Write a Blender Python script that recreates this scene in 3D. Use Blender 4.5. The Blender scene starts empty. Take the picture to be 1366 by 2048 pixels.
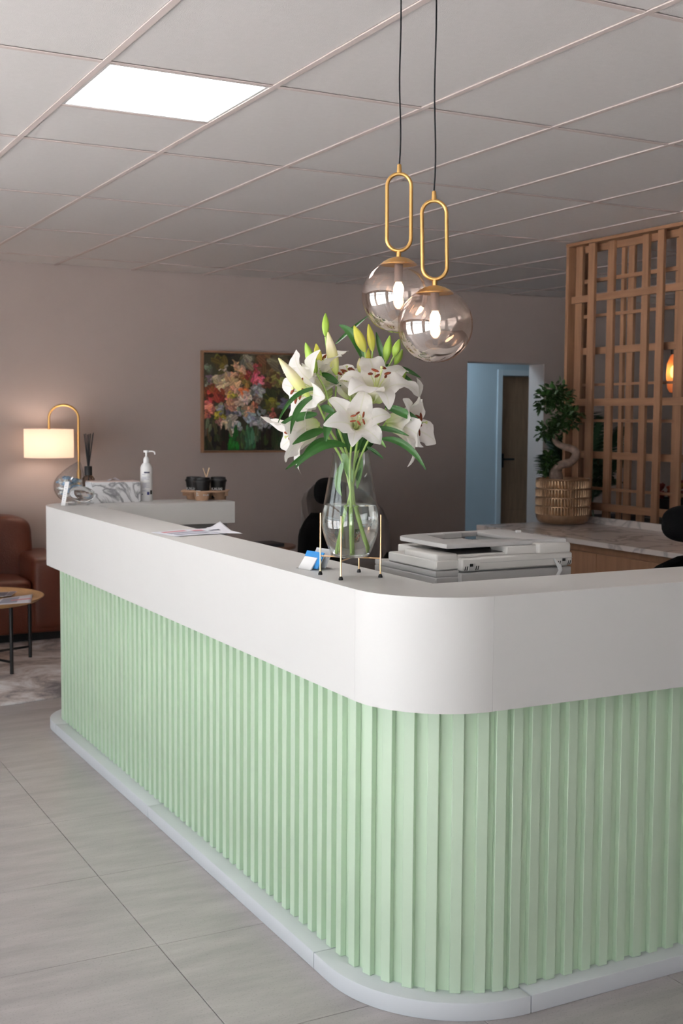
import bpy, bmesh, math, random
from math import pi, sin, cos, radians, sqrt, atan2
from mathutils import Vector, Matrix, noise

random.seed(4)
S = bpy.context.scene
C = S.collection

# ---------------------------------------------------------------- camera, sky, light, exposure
CAM = Vector((-1.17872, -3.88242, 1.58215))
RX = Vector((0.8844027, -0.4666791, 0.0065212))
DN = Vector((-0.0304734, -0.0716812, -0.9969620))
FW = Vector((0.4657288, 0.8815172, -0.0776164))
FPX = 2405.46
cam = bpy.data.cameras.new('camera')
cam.sensor_fit = 'VERTICAL'
cam.sensor_height = 36.0
cam.lens = FPX * 36.0 / 2048.0
cam.clip_start = 0.05
cam.dof.use_dof = True
cam.dof.focus_distance = 3.35
cam.dof.aperture_fstop = 7.1
cam_o = bpy.data.objects.new('camera', cam)
C.objects.link(cam_o)
UPV = -DN
BK = -FW
cam_o.matrix_world = Matrix(((RX.x, UPV.x, BK.x, CAM.x), (RX.y, UPV.y, BK.y, CAM.y), (RX.z, UPV.z, BK.z, CAM.z), (0, 0, 0, 1)))
S.camera = cam_o

W = bpy.data.worlds.new('overcast_sky')
S.world = W
W.use_nodes = True
nt = W.node_tree
bg = nt.nodes['Background']
bg.inputs[0].default_value = (0.90, 0.95, 1.0, 1)
bg.inputs[1].default_value = 2.6

S.view_settings.view_transform = 'Standard'
S.view_settings.look = 'None'
S.view_settings.gamma = 1.0
S.view_settings.use_curve_mapping = False
S.view_settings.exposure = 0.44
cy = S.cycles
cy.use_denoising = True
cy.max_bounces = 14
cy.diffuse_bounces = 6
cy.glossy_bounces = 6
cy.transmission_bounces = 12
cy.transparent_max_bounces = 24
cy.caustics_reflective = False
cy.caustics_refractive = True
cy.blur_glossy = 1.0
cy.sample_clamp_indirect = 6.0

sun = bpy.data.lights.new('sun', 'SUN')
sun.energy = 62.0
sun.angle = radians(2)
sun.color = (1.0, 0.965, 0.955)
sun_o = bpy.data.objects.new('sun', sun)
sun_o.rotation_euler = Vector((0.10, -0.62, -0.78)).to_track_quat('-Z', 'Y').to_euler()
C.objects.link(sun_o)

# daylight enters through the glass shop front on the left side wall
RXMIN, RXMAX, RYMIN, RYMAX, CEIL = -3.4, 9.2, -6.4, 5.285, 2.724
WINS = [(-5.4, -3.1), (-2.4, 0.0), (0.5, 2.6)]
for (wa, wb) in WINS:
    L = bpy.data.lights.new('window_portal', 'AREA')
    L.shape = 'RECTANGLE'
    L.size = wb - wa
    L.size_y = 2.45
    L.cycles.is_portal = True
    lo = bpy.data.objects.new('window_portal', L)
    lo.location = (RXMIN - 0.02, (wa + wb) / 2, 1.27)
    lo.rotation_euler = (0, -pi / 2, 0)
    lo.rotation_euler = Vector((1, 0, 0)).to_track_quat('-Z', 'Z').to_euler()
    C.objects.link(lo)

FWIN = (-3.2, -1.7)  # front window added out of view for more light on the counter front
L = bpy.data.lights.new('window_portal', 'AREA')
L.shape = 'RECTANGLE'
L.size = FWIN[1] - FWIN[0]
L.size_y = 2.45
L.cycles.is_portal = True
lo = bpy.data.objects.new('window_portal', L)
lo.location = ((FWIN[0] + FWIN[1]) / 2, RYMIN - 0.02, 1.27)
lo.rotation_euler = Vector((0, 1, 0)).to_track_quat('-Z', 'Z').to_euler()
C.objects.link(lo)


# ---------------------------------------------------------------- helpers
def at(u, v, d):
    """world point on the sight line of photo pixel (u, v), d metres in front of the camera"""
    return CAM + (FW + RX * ((u - 683) / FPX) + DN * ((v - 1024) / FPX)) * d


def on(axis, val, u, v):
    d = FW + RX * ((u - 683) / FPX) + DN * ((v - 1024) / FPX)
    i = 'xyz'.index(axis)
    return CAM + d * ((val - CAM[i]) / d[i])


def srgb(r, g, b):
    f = lambda c: (c / 255 / 12.92) if c <= 10.3 else ((c / 255 + 0.055) / 1.055) ** 2.4
    return (f(r), f(g), f(b), 1)


def mat(name, col, rough=0.5, metal=0.0, var=0.0, scale=8.0, bump=0.0, bscale=60.0, stretch=None, spec=0.5, sheen=0, coat=0, trans=0, ior=1.45, emit=None, estr=0, col2=None):
    m = bpy.data.materials.new(name)
    m.use_nodes = True
    n = m.node_tree.nodes
    l = m.node_tree.links
    b = n['Principled BSDF']
    b.inputs['Base Color'].default_value = col
    b.inputs['Roughness'].default_value = rough
    b.inputs['Metallic'].default_value = metal
    b.inputs['Specular IOR Level'].default_value = spec
    b.inputs['IOR'].default_value = ior
    b.inputs['Transmission Weight'].default_value = trans
    b.inputs['Coat Weight'].default_value = coat
    b.inputs['Sheen Weight'].default_value = sheen
    if emit:
        b.inputs['Emission Color'].default_value = emit
        b.inputs['Emission Strength'].default_value = estr
    tc = None
    if var or bump or col2:
        tc = n.new('ShaderNodeTexCoord')
        mp = n.new('ShaderNodeMapping')
        l.new(tc.outputs['Object'], mp.inputs[0])
        if stretch:
            mp.inputs['Scale'].default_value = stretch
    if var or col2:
        t = n.new('ShaderNodeTexNoise')
        t.inputs['Scale'].default_value = scale
        t.inputs['Detail'].default_value = 5
        l.new(mp.outputs[0], t.inputs['Vector'])
        r = n.new('ShaderNodeValToRGB')
        c2 = col2 or tuple(min(1, c * (1 + var)) for c in col[:3]) + (1,)
        c1 = col if col2 else tuple(c * (1 - var) for c in col[:3]) + (1,)
        r.color_ramp.elements[0].color = c1
        r.color_ramp.elements[1].color = c2
        r.color_ramp.elements[0].position = 0.3
        r.color_ramp.elements[1].position = 0.7
        l.new(t.outputs['Fac'], r.inputs[0])
        l.new(r.outputs[0], b.inputs['Base Color'])
    if bump:
        t2 = n.new('ShaderNodeTexNoise')
        t2.inputs['Scale'].default_value = bscale
        t2.inputs['Detail'].default_value = 4
        l.new(mp.outputs[0], t2.inputs['Vector'])
        bp = n.new('ShaderNodeBump')
        bp.inputs['Strength'].default_value = bump
        bp.inputs['Distance'].default_value = 0.01
        l.new(t2.outputs['Fac'], bp.inputs['Height'])
        l.new(bp.outputs[0], b.inputs['Normal'])
    return m


def two_sided_ior(m, fr, ior):
    """the same reflection from either side of a thin sheet"""
    n = m.node_tree.nodes
    l = m.node_tree.links
    g = n.new('ShaderNodeNewGeometry')
    mr = n.new('ShaderNodeMapRange')
    mr.inputs['To Min'].default_value = ior
    mr.inputs['To Max'].default_value = 1.0 / ior
    l.new(g.outputs['Backfacing'], mr.inputs['Value'])
    l.new(mr.outputs[0], fr.inputs[0])


def thin_glass(name, tint=(1, 1, 1, 1), ior=1.45, extra=0.0):
    """thin pane: clear with fresnel reflection"""
    m = bpy.data.materials.new(name)
    m.use_nodes = True
    n = m.node_tree.nodes
    l = m.node_tree.links
    n.remove(n['Principled BSDF'])
    tr = n.new('ShaderNodeBsdfTransparent')
    tr.inputs[0].default_value = tint
    gl = n.new('ShaderNodeBsdfGlossy')
    gl.inputs['Roughness'].default_value = 0.01
    fr = n.new('ShaderNodeFresnel')
    two_sided_ior(m, fr, ior)
    ad = n.new('ShaderNodeMath')
    ad.operation = 'ADD'
    ad.use_clamp = True
    ad.inputs[1].default_value = extra
    mx = n.new('ShaderNodeMixShader')
    l.new(fr.outputs[0], ad.inputs[0])
    l.new(ad.outputs[0], mx.inputs[0])
    l.new(tr.outputs[0], mx.inputs[1])
    l.new(gl.outputs[0], mx.inputs[2])
    l.new(mx.outputs[0], n['Material Output'].inputs[0])
    return m


class MB:
    def __init__(self):
        self.v, self.f, self.s, self.mi = [], [], [], []

    def add(self, vs, fs, smooth=False, mi=0):
        o = len(self.v)
        self.v += [tuple(p) for p in vs]
        for f in fs:
            self.f.append(tuple(i + o for i in f))
            self.s.append(smooth)
            self.mi.append(mi)
        return self

    def bm(self, bm, smooth=False, mi=0):
        bm.verts.index_update()
        self.add([v.co[:] for v in bm.verts], [[v.index for v in f.verts] for f in bm.faces], smooth, mi)
        bm.free()
        return self

    def box(self, x0, x1, y0, y1, z0, z1, bev=0.0, M=None, mi=0, seg=1):
        bm = bmesh.new()
        bmesh.ops.create_cube(bm, size=1)
        for v in bm.verts:
            v.co = Vector(((x0 + x1) / 2 + v.co.x * (x1 - x0), (y0 + y1) / 2 + v.co.y * (y1 - y0), (z0 + z1) / 2 + v.co.z * (z1 - z0)))
        if bev:
            bmesh.ops.bevel(bm, geom=bm.edges[:], offset=bev, segments=seg, profile=0.5, affect='EDGES')
        if M:
            bm.transform(M)
        return self.bm(bm, seg > 1, mi)

    def prism(self, poly, z0, z1, bev=0.0, M=None, mi=0, smooth=False, seg=2):
        """vertical prism over a 2-D polygon"""
        bm = bmesh.new()
        vs = [bm.verts.new((p[0], p[1], z0)) for p in poly]
        f = bm.faces.new(vs)
        if f.normal.z > 0 or sum(poly[i][0] * poly[(i + 1) % len(poly)][1] - poly[(i + 1) % len(poly)][0] * poly[i][1] for i in range(len(poly))) > 0:
            f.normal_flip()
        r = bmesh.ops.extrude_face_region(bm, geom=[f])
        for e in r['geom']:
            if isinstance(e, bmesh.types.BMVert):
                e.co.z = z1
        bmesh.ops.recalc_face_normals(bm, faces=bm.faces[:])
        if bev:
            ed = [e for e in bm.edges if abs(e.verts[0].co.z - e.verts[1].co.z) < 1e-6]
            bmesh.ops.bevel(bm, geom=ed, offset=bev, segments=seg, profile=0.5, affect='EDGES')
        if M:
            bm.transform(M)
        return self.bm(bm, smooth, mi)

    def lathe(self, prof, n=32, c=(0, 0, 0), M=None, mi=0, closed=False):
        vs, fs = [], []
        k = len(prof)
        for i in range(n):
            a = 2 * pi * i / n
            for r, z in prof:
                p = Vector((c[0] + r * cos(a), c[1] + r * sin(a), c[2] + z))
                vs.append(M @ p if M else p)
        for i in range(n):
            j = (i + 1) % n
            for q in range(k - 1 + (1 if closed else 0)):
                q2 = (q + 1) % k
                fs.append((i * k + q, j * k + q, j * k + q2, i * k + q2))
        self.add(vs, fs, True, mi)
        return self

    def disc(self, r, z, n=32, c=(0, 0, 0), up=True, M=None, mi=0):
        vs = [Vector((c[0] + r * cos(2 * pi * i / n), c[1] + r * sin(2 * pi * i / n), c[2] + z)) for i in range(n)]
        if M:
            vs = [M @ p for p in vs]
        self.add(vs, [tuple(range(n)) if up else tuple(range(n))[::-1]], False, mi)
        return self

    def tube(self, pts, rad, n=10, closed=False, mi=0, caps=True):
        pts = [Vector(p) for p in pts]
        m = len(pts)
        rads = rad if isinstance(rad, (list, tuple)) else [rad] * m
        vs, fs = [], []
        t0 = (pts[1] - pts[0]).normalized()
        ref = Vector((0, 0, 1)) if abs(t0.z) < 0.9 else Vector((1, 0, 0))
        u = t0.cross(ref).normalized()
        for i, p in enumerate(pts):
            if closed:
                t = (pts[(i + 1) % m] - pts[i - 1]).normalized()
            else:
                t = (pts[min(i + 1, m - 1)] - pts[max(i - 1, 0)]).normalized()
            u = (u - t * u.dot(t)).normalized()
            w = t.cross(u)
            for k in range(n):
                a = 2 * pi * k / n
                vs.append(p + (u * cos(a) + w * sin(a)) * rads[i])
        for i in range(m if closed else m - 1):
            j = (i + 1) % m
            for k in range(n):
                k2 = (k + 1) % n
                fs.append((i * n + k, i * n + k2, j * n + k2, j * n + k))
        self.add(vs, fs, True, mi)
        if caps and not closed:
            self.add(vs[:n], [tuple(range(n))[::-1]], False, mi)
            self.add(vs[-n:], [tuple(range(n))], False, mi)
        return self

    def sphere(self, c, r, M=None, mi=0, u=24, v=14, e=1.0):
        """ellipsoid; e < 1 gives a boxier super-ellipsoid"""
        vs, fs = [], []
        r = r if isinstance(r, (list, tuple)) else (r, r, r)
        pw = lambda x: math.copysign(abs(x) ** e, x)
        for j in range(v + 1):
            ph = -pi / 2 + pi * j / v
            for i in range(u):
                a = 2 * pi * i / u
                p = Vector((c[0] + r[0] * pw(cos(ph)) * pw(cos(a)), c[1] + r[1] * pw(cos(ph)) * pw(sin(a)), c[2] + r[2] * pw(sin(ph))))
                vs.append(M @ p if M else p)
        for j in range(v):
            for i in range(u):
                i2 = (i + 1) % u
                fs.append((j * u + i, j * u + i2, (j + 1) * u + i2, (j + 1) * u + i))
        self.add(vs, fs, True, mi)
        return self

    def grid(self, P, smooth=True, mi=0):
        n, m = len(P), len(P[0])
        self.add([p for row in P for p in row], [(i * m + j, (i + 1) * m + j, (i + 1) * m + j + 1, i * m + j + 1) for i in range(n - 1) for j in range(m - 1)], smooth, mi)
        return self

    def build(self, name, m, parent=None, kind=None):
        me = bpy.data.meshes.new(name)
        me.from_pydata(self.v, [], self.f)
        me.polygons.foreach_set('use_smooth', self.s)
        for mm in (m if isinstance(m, (list, tuple)) else [m]):
            me.materials.append(mm)
        me.polygons.foreach_set('material_index', self.mi)
        me.update()
        me.set_sharp_from_angle(angle=radians(38))
        o = bpy.data.objects.new(name, me)
        C.objects.link(o)
        if parent:
            o.parent = parent
            o.matrix_parent_inverse = mw(parent).inverted()
        if kind:
            o['kind'] = kind
        return o


def mw(o):
    M = o.matrix_basis.copy()
    if o.parent:
        M = mw(o.parent) @ o.matrix_parent_inverse @ M
    return M


def thing(name, label, cat, loc=(0, 0, 0), group=None):
    o = bpy.data.objects.new(name, None)
    o.empty_display_size = 0.05
    C.objects.link(o)
    o.location = loc
    return tag(o, label, cat, group)


def tag(o, label, cat, group=None):
    o['label'] = label
    o['category'] = cat
    if group:
        o['group'] = group
    return o


def struct(o):
    o['kind'] = 'structure'
    return o


def dup(o, parent=None):
    c = o.copy()
    C.objects.link(c)
    c.parent = parent
    if parent:
        c.matrix_parent_inverse = o.matrix_parent_inverse
    for ch in list(o.children):
        dup(ch, c)
    return c


def text(s, size, M, m, parent, name='lettering', ext=0.0006, align='CENTER'):
    cu = bpy.data.curves.new(name, 'FONT')
    cu.body = s
    cu.size = size
    cu.extrude = ext
    cu.align_x = align
    cu.align_y = 'CENTER'
    cu.resolution_u = 2
    cu.materials.append(m)
    tmp = bpy.data.objects.new(name, cu)
    me = bpy.data.meshes.new_from_object(tmp)
    bpy.data.objects.remove(tmp)
    bpy.data.curves.remove(cu)
    o = bpy.data.objects.new(name, me)
    C.objects.link(o)
    o.parent = parent
    o.matrix_parent_inverse = mw(parent).inverted()
    o.matrix_basis = M
    return o


def frame(origin, x, y, z):
    return Matrix(((x.x, y.x, z.x, origin[0]), (x.y, y.y, z.y, origin[1]), (x.z, y.z, z.z, origin[2]), (0, 0, 0, 1)))


def aim(origin, d, roll=0.0):
    d = Vector(d).normalized()
    q = d.to_track_quat('Z', 'Y')
    return Matrix.Translation(Vector(origin)) @ q.to_matrix().to_4x4() @ Matrix.Rotation(roll, 4, 'Z')


def bez(a, b, c, t):
    return a * (1 - t) ** 2 + b * 2 * t * (1 - t) + c * t * t


def arc(cx, cy, r, a0, a1, n):
    return [(cx + r * cos(radians(a0 + (a1 - a0) * i / n)), cy + r * sin(radians(a0 + (a1 - a0) * i / n))) for i in range(n + 1)]


# ---------------------------------------------------------------- materials
M_wall = mat('taupe_wall_paint', srgb(176, 163, 157), 0.85, var=0.02, scale=3, bump=0.15, bscale=300)
M_wwall = mat('white_wall_paint', srgb(225, 222, 218), 0.8, var=0.02, scale=3)
M_ctile = mat('ceiling_tile_board', srgb(226, 222, 220), 0.9, var=0.015, scale=40, bump=0.25, bscale=420)
M_grid = mat('ceiling_grid_metal', srgb(212, 199, 194), 0.75, spec=0.2)
M_gap = mat('ceiling_void', srgb(60, 55, 54), 0.9)
M_grout = mat('floor_grout', srgb(176, 173, 170), 0.8)
M_white = mat('satin_white_lacquer', srgb(222, 221, 219), 0.42, var=0.008, scale=5)
M_plinth = mat('white_plinth_lacquer', srgb(216, 219, 224), 0.35, var=0.01, scale=5)
M_mint = mat('mint_green_paint', srgb(198, 218, 194), 0.40, var=0.012, scale=6)
M_grey = mat('grey_panel', srgb(150, 150, 150), 0.5)
M_gold = mat('brushed_gold', srgb(198, 158, 98), 0.38, 1.0, var=0.05, scale=30)
M_brass = mat('pale_brass', srgb(222, 184, 140), 0.3, 1.0, var=0.04, scale=40)
M_black = mat('black_plastic', srgb(26, 26, 27), 0.45)
M_cable = mat('black_cable', srgb(24, 25, 28), 0.6, spec=0.25)
M_rubber = mat('black_rubber', srgb(22, 22, 23), 0.6)
M_glass = thin_glass('clear_glass', (0.97, 0.985, 0.98, 1), 1.45, 0.0)
M_oak = mat('honey_oak', srgb(140, 103, 77), 0.55, var=0.16, scale=7, stretch=(6, 6, 0.5), bump=0.05)
M_oakh = mat('honey_oak_rail', srgb(138, 101, 75), 0.55, var=0.16, scale=7, stretch=(6, 0.5, 6), bump=0.05)
M_oakc = mat('pale_oak_veneer', srgb(142, 106, 80), 0.55, var=0.14, scale=6, stretch=(5, 5, 0.4))
M_tabletop = mat('oak_table_top', srgb(190, 148, 98), 0.4, var=0.14, scale=6, stretch=(6, 0.6, 6))
M_door = mat('walnut_door', srgb(150, 118, 92), 0.55, var=0.14, scale=8, stretch=(5, 5, 0.6))
M_leather = mat('chestnut_leather', srgb(88, 44, 29), 0.42, var=0.16, scale=5, bump=0.25, bscale=120)
M_printer = mat('light_grey_plastic', srgb(214, 211, 207), 0.45)
M_printer2 = mat('mid_grey_plastic', srgb(184, 182, 181), 0.45)
M_dgrey = mat('dark_grey_plastic', srgb(84, 82, 82), 0.4)
M_dark = mat('cavity_shade_black', srgb(22, 21, 21), 0.6)  # near-black colour painting the shade inside the printer's slots and notches
M_mesh = mat('black_chair_fabric', srgb(13, 13, 14), 0.85, spec=0.2, bump=0.4, bscale=300)
M_taupef = mat('taupe_velvet', srgb(104, 94, 90), 0.8, var=0.08, scale=14, sheen=0.3)
M_paper = mat('white_paper', srgb(232, 232, 240), 0.7, var=0.01, scale=20)
M_ink = mat('grey_print', srgb(170, 172, 188), 0.7)
M_inkr = mat('pink_print', srgb(216, 150, 160), 0.7)
M_inkd = mat('dark_print', srgb(70, 74, 92), 0.7)
M_card = mat('brown_cardboard', srgb(176, 142, 116), 0.85, var=0.06, scale=40, bump=0.3, bscale=200)
M_cup = mat('black_paper_cup', srgb(24, 23, 24), 0.5)
M_wood = mat('birch_stick', srgb(214, 186, 152), 0.6)
M_plwhite = mat('white_plastic', srgb(232, 232, 232), 0.35)
M_blue = mat('blue_card', srgb(36, 120, 184), 0.4, var=0.04, scale=60)
M_chrome = mat('chrome', srgb(225, 225, 226), 0.06, 1.0)
M_brown = mat('smoky_brown_glass', srgb(206, 184, 168), 0.05, var=0.08, scale=30, trans=0.96, ior=1.25)
M_soil = mat('dark_soil', srgb(40, 32, 26), 0.95, var=0.3, scale=60)
M_bark = mat('fig_bark', srgb(128, 108, 96), 0.8, var=0.25, scale=30, bump=0.4, bscale=60)
M_bleaf = mat('bonsai_leaf', srgb(44, 74, 32), 0.45, var=0.3, scale=12)
M_palm = mat('palm_frond', srgb(38, 62, 40), 0.5, var=0.25, scale=12)
M_concrete = mat('outdoor_paving', srgb(206, 203, 204), 0.9, var=0.05, scale=2)
M_alu = mat('dark_window_frame', srgb(52, 54, 58), 0.4, 0.6)


def marble(name, base, vein, scale=3.0, w=0.06, dist=1.2):
    m = mat(name, base, 0.22)
    n = m.node_tree.nodes
    l = m.node_tree.links
    tc = n.new('ShaderNodeTexCoord')
    nz = n.new('ShaderNodeTexNoise')
    nz.inputs['Scale'].default_value = scale
    nz.inputs['Detail'].default_value = 6
    nz.inputs['Distortion'].default_value = dist
    r = n.new('ShaderNodeValToRGB')
    e = r.color_ramp.elements
    e[0].position = 0.5 - w
    e[0].color = base
    e[1].position = 0.5 + w
    e[1].color = base
    x = e.new(0.5)
    x.color = vein
    l.new(tc.outputs['Object'], nz.inputs['Vector'])
    l.new(nz.outputs['Fac'], r.inputs[0])
    l.new(r.outputs[0], n['Principled BSDF'].inputs['Base Color'])
    return m


M_marble = marble('white_marble_slab', srgb(206, 198, 194), srgb(168, 162, 160), 3.2, 0.05)
M_marbox = marble('grey_veined_marble', srgb(226, 226, 228), srgb(128, 128, 132), 8.0, 0.05, 0.7)


def tile_mat():
    m = mat('grey_porcelain', srgb(178, 173, 167), 0.38)
    n = m.node_tree.nodes
    l = m.node_tree.links
    b = n['Principled BSDF']
    g = n.new('ShaderNodeNewGeometry')
    mp = n.new('ShaderNodeMapping')
    mp.inputs['Scale'].default_value = (1.6, 7.0, 1)
    mp.inputs['Rotation'].default_value = (0, 0, radians(-3))
    l.new(g.outputs['Position'], mp.inputs[0])
    t = n.new('ShaderNodeTexNoise')
    t.inputs['Scale'].default_value = 1.6
    t.inputs['Detail'].default_value = 9
    t.inputs['Roughness'].default_value = 0.62
    l.new(mp.outputs[0], t.inputs['Vector'])
    oi = n.new('ShaderNodeObjectInfo')
    r = n.new('ShaderNodeValToRGB')
    r.color_ramp.elements[0].color = srgb(152, 147, 147)
    r.color_ramp.elements[0].position = 0.25
    r.color_ramp.elements[1].color = srgb(186, 180, 180)
    r.color_ramp.elements[1].position = 0.75
    l.new(t.outputs['Fac'], r.inputs[0])
    t2 = n.new('ShaderNodeTexNoise')
    t2.inputs['Scale'].default_value = 170
    t2.inputs['Detail'].default_value = 3
    l.new(g.outputs['Position'], t2.inputs['Vector'])
    r2 = n.new('ShaderNodeValToRGB')
    r2.color_ramp.elements[0].position = 0.3
    r2.color_ramp.elements[0].color = (0.72, 0.71, 0.70, 1)
    r2.color_ramp.elements[1].position = 0.42
    r2.color_ramp.elements[1].color = (1, 1, 1, 1)
    l.new(t2.outputs['Fac'], r2.inputs[0])
    mx = n.new('ShaderNodeMix')
    mx.data_type = 'RGBA'
    mx.blend_type = 'MULTIPLY'
    mx.inputs['Factor'].default_value = 0.8
    l.new(r.outputs[0], mx.inputs['A'])
    l.new(r2.outputs[0], mx.inputs['B'])
    hs = n.new('ShaderNodeHueSaturation')
    mr = n.new('ShaderNodeMapRange')
    mr.inputs['To Min'].default_value = 0.97
    mr.inputs['To Max'].default_value = 1.03
    l.new(oi.outputs['Random'], mr.inputs['Value'])
    l.new(mr.outputs[0], hs.inputs['Value'])
    l.new(mx.outputs['Result'], hs.inputs['Color'])
    l.new(hs.outputs[0], b.inputs['Base Color'])
    return m


M_tile = tile_mat()

# ---------------------------------------------------------------- room shell
# floor: screed with porcelain tiles laid on it
o = MB().box(RXMIN - 0.2, RXMAX + 0.2, RYMIN - 0.2, 8.6, -0.2, -0.008).build('floor', M_grout)
floor = struct(o)
TP = 0.6155
tile_bm = MB().box(-TP / 2 + 0.0011, TP / 2 - 0.0011, -TP / 2 + 0.0011, TP / 2 - 0.0011, -0.008, 0.0, 0.0008)
first = None
for i in range(-5, 7):
    for j in range(-9, 9):
        cx, cyy = -0.0242 + TP * (i + 0.5), 0.084 + TP * (j + 0.5)
        if cx + TP / 2 < RXMIN or cyy + TP / 2 > RYMAX or cyy - TP / 2 < RYMIN:
            continue
        if first is None:
            first = tile_bm.build('floor_tile', M_tile, floor)
            t = first
        else:
            t = first.copy()
            C.objects.link(t)
        t.location = (cx, cyy, 0)
o = MB().box(-0.0242 + TP * 7 + 0.002, RXMAX, RYMIN, RYMAX, -0.008, 0.0).box(RXMIN, RXMAX, RYMAX, 8.5, -0.008, 0.0).build('floor_finish', M_tile, floor)

# ceiling: void board with lay-in tiles on a T-bar grid
ceil_o = struct(MB().box(RXMIN - 0.2, RXMAX + 0.2, RYMIN - 0.2, 5.5, CEIL + 0.03, CEIL + 0.15).build('ceiling', M_gap))
ct = MB().box(-0.292, 0.292, -0.592, 0.592, CEIL + 0.0042, CEIL + 0.0162, 0.002)
ch = MB().box(-0.292, 0.292, -0.292, 0.292, CEIL + 0.0042, CEIL + 0.0162, 0.002)
cq = MB().box(-0.292, 0.292, -0.218, 0.218, CEIL + 0.0042, CEIL + 0.0162, 0.002)
first = firsth = firstq = None
for i in range(-5, 15):
    for j in range(-5, 5):
        cx, cyy = 0.6 * i + 0.3, 1.2 * j + 0.6
        if (i, j) == (0, 0):
            t = firsth = ch.build('ceiling_tile', M_ctile, ceil_o)
            t.location = (cx, 0.9, 0)
            continue
        if j == 4:
            if firstq is None:
                t = firstq = cq.build('ceiling_tile', M_ctile, ceil_o)
            else:
                t = firstq.copy()
                C.objects.link(t)
            t.location = (cx, 5.04, 0)
            continue
        if first is None:
            t = first = ct.build('ceiling_tile', M_ctile, ceil_o)
        else:
            t = first.copy()
            C.objects.link(t)
        t.location = (cx, cyy, 0)
for i in range(-5, 16):
    MB().box(0.6 * i - 0.012, 0.6 * i + 0.012, RYMIN, RYMAX, CEIL - 0.002, CEIL + 0.002, 0.0008).box(0.6 * i - 0.003, 0.6 * i + 0.003, RYMIN, RYMAX, CEIL + 0.003, CEIL + 0.03).build('grid_runner', M_grid, ceil_o)
for j in range(-5, 5):
    MB().box(RXMIN, RXMAX, 1.2 * j - 0.012, 1.2 * j + 0.012, CEIL - 0.001, CEIL + 0.002, 0.0008).build('grid_cross_bar', M_grid, ceil_o)
MB().box(0.012, 0.588, 0.588, 0.612, CEIL - 0.001, CEIL + 0.002, 0.0008).build('grid_cross_bar', M_grid, ceil_o)

# back wall with the doorway, x 4.945 .. 5.809
DX0, DX1, DZ = 4.945, 5.809, 2.102
WT = 0.235
wb = MB()
wb.box(RXMIN - 0.2, DX0, RYMAX, RYMAX + WT, 0, CEIL + 0.03).box(DX1, RXMAX + 0.2, RYMAX, RYMAX + WT, 0, CEIL + 0.03).box(DX0, DX1, RYMAX, RYMAX + WT, DZ, CEIL + 0.03)
struct(wb.build('wall_back', M_wall))
struct(MB().box(RXMAX, RXMAX + 0.2, RYMIN - 0.2, RYMAX, 0, CEIL + 0.03).build('wall_right', M_wwall))
struct(MB().box(RXMIN - 0.2, FWIN[0], RYMIN - 0.2, RYMIN, 0, CEIL + 0.03).box(FWIN[1], RXMAX + 0.2, RYMIN - 0.2, RYMIN, 0, CEIL + 0.03).box(FWIN[0], FWIN[1], RYMIN - 0.2, RYMIN, 2.5, CEIL + 0.03).build('wall_front', M_wwall))
f = MB()
fx = [FWIN[0], FWIN[0] + 0.75, FWIN[1]]
for k, x in enumerate(fx):
    xx = min(max(x, FWIN[0] + 0.025), FWIN[1] - 0.025)
    f.box(xx - 0.025, xx + 0.025, RYMIN - 0.13, RYMIN - 0.07, 0, 2.5)
for z0, z1 in ((0.0, 0.06), (2.44, 2.5), (2.0, 2.05)):
    f.box(FWIN[0] + 0.05, FWIN[1] - 0.05, RYMIN - 0.125, RYMIN - 0.075, z0, z1)
w = struct(f.build('window_4', M_alu))  # added window, unseen behind the camera
for xa, xb in zip(fx[:-1], fx[1:]):
    MB().box(xa + 0.02, xb - 0.02, RYMIN - 0.103, RYMIN - 0.097, 0.05, 2.46).build('pane', M_glass, w)
# left wall: piers between the shop-front windows
ys = [RYMIN - 0.2] + [q for w in WINS for q in w] + [RYMAX]
wl = MB()
for k in range(0, len(ys), 2):
    wl.box(RXMIN - 0.2, RXMIN, ys[k], ys[k + 1], 0, CEIL + 0.03)
for a, b in WINS:
    wl.box(RXMIN - 0.2, RXMIN, a, b, 2.5, CEIL + 0.03)
struct(wl.build('wall_left', M_wwall))
for k, (a, b) in enumerate(WINS):
    f = MB()
    mid = (a + b) / 2
    for y0, y1 in ((a, a + 0.05), (b - 0.05, b), (mid - 0.025, mid + 0.025)):
        f.box(RXMIN - 0.13, RXMIN - 0.07, y0, y1, 0.0, 2.5)
    for z0, z1 in ((0.0, 0.06), (2.44, 2.5), (2.0, 2.05)):
        f.box(RXMIN - 0.125, RXMIN - 0.075, a + 0.05, b - 0.05, z0, z1)
    w = struct(f.build('window_%d' % (k + 1), M_alu))
    MB().box(RXMIN - 0.103, RXMIN - 0.097, a + 0.04, mid - 0.02, 0.05, 2.46).build('pane', M_glass, w)
    MB().box(RXMIN - 0.103, RXMIN - 0.097, mid + 0.02, b - 0.04, 0.05, 2.46).build('pane', M_glass, w)
struct(MB().box(-40, RXMIN - 0.2, -40, 40, -0.25, -0.02).box(RXMIN - 0.2, 40, -40, RYMIN - 0.2, -0.25, -0.02).build('pavement', M_concrete))

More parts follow.
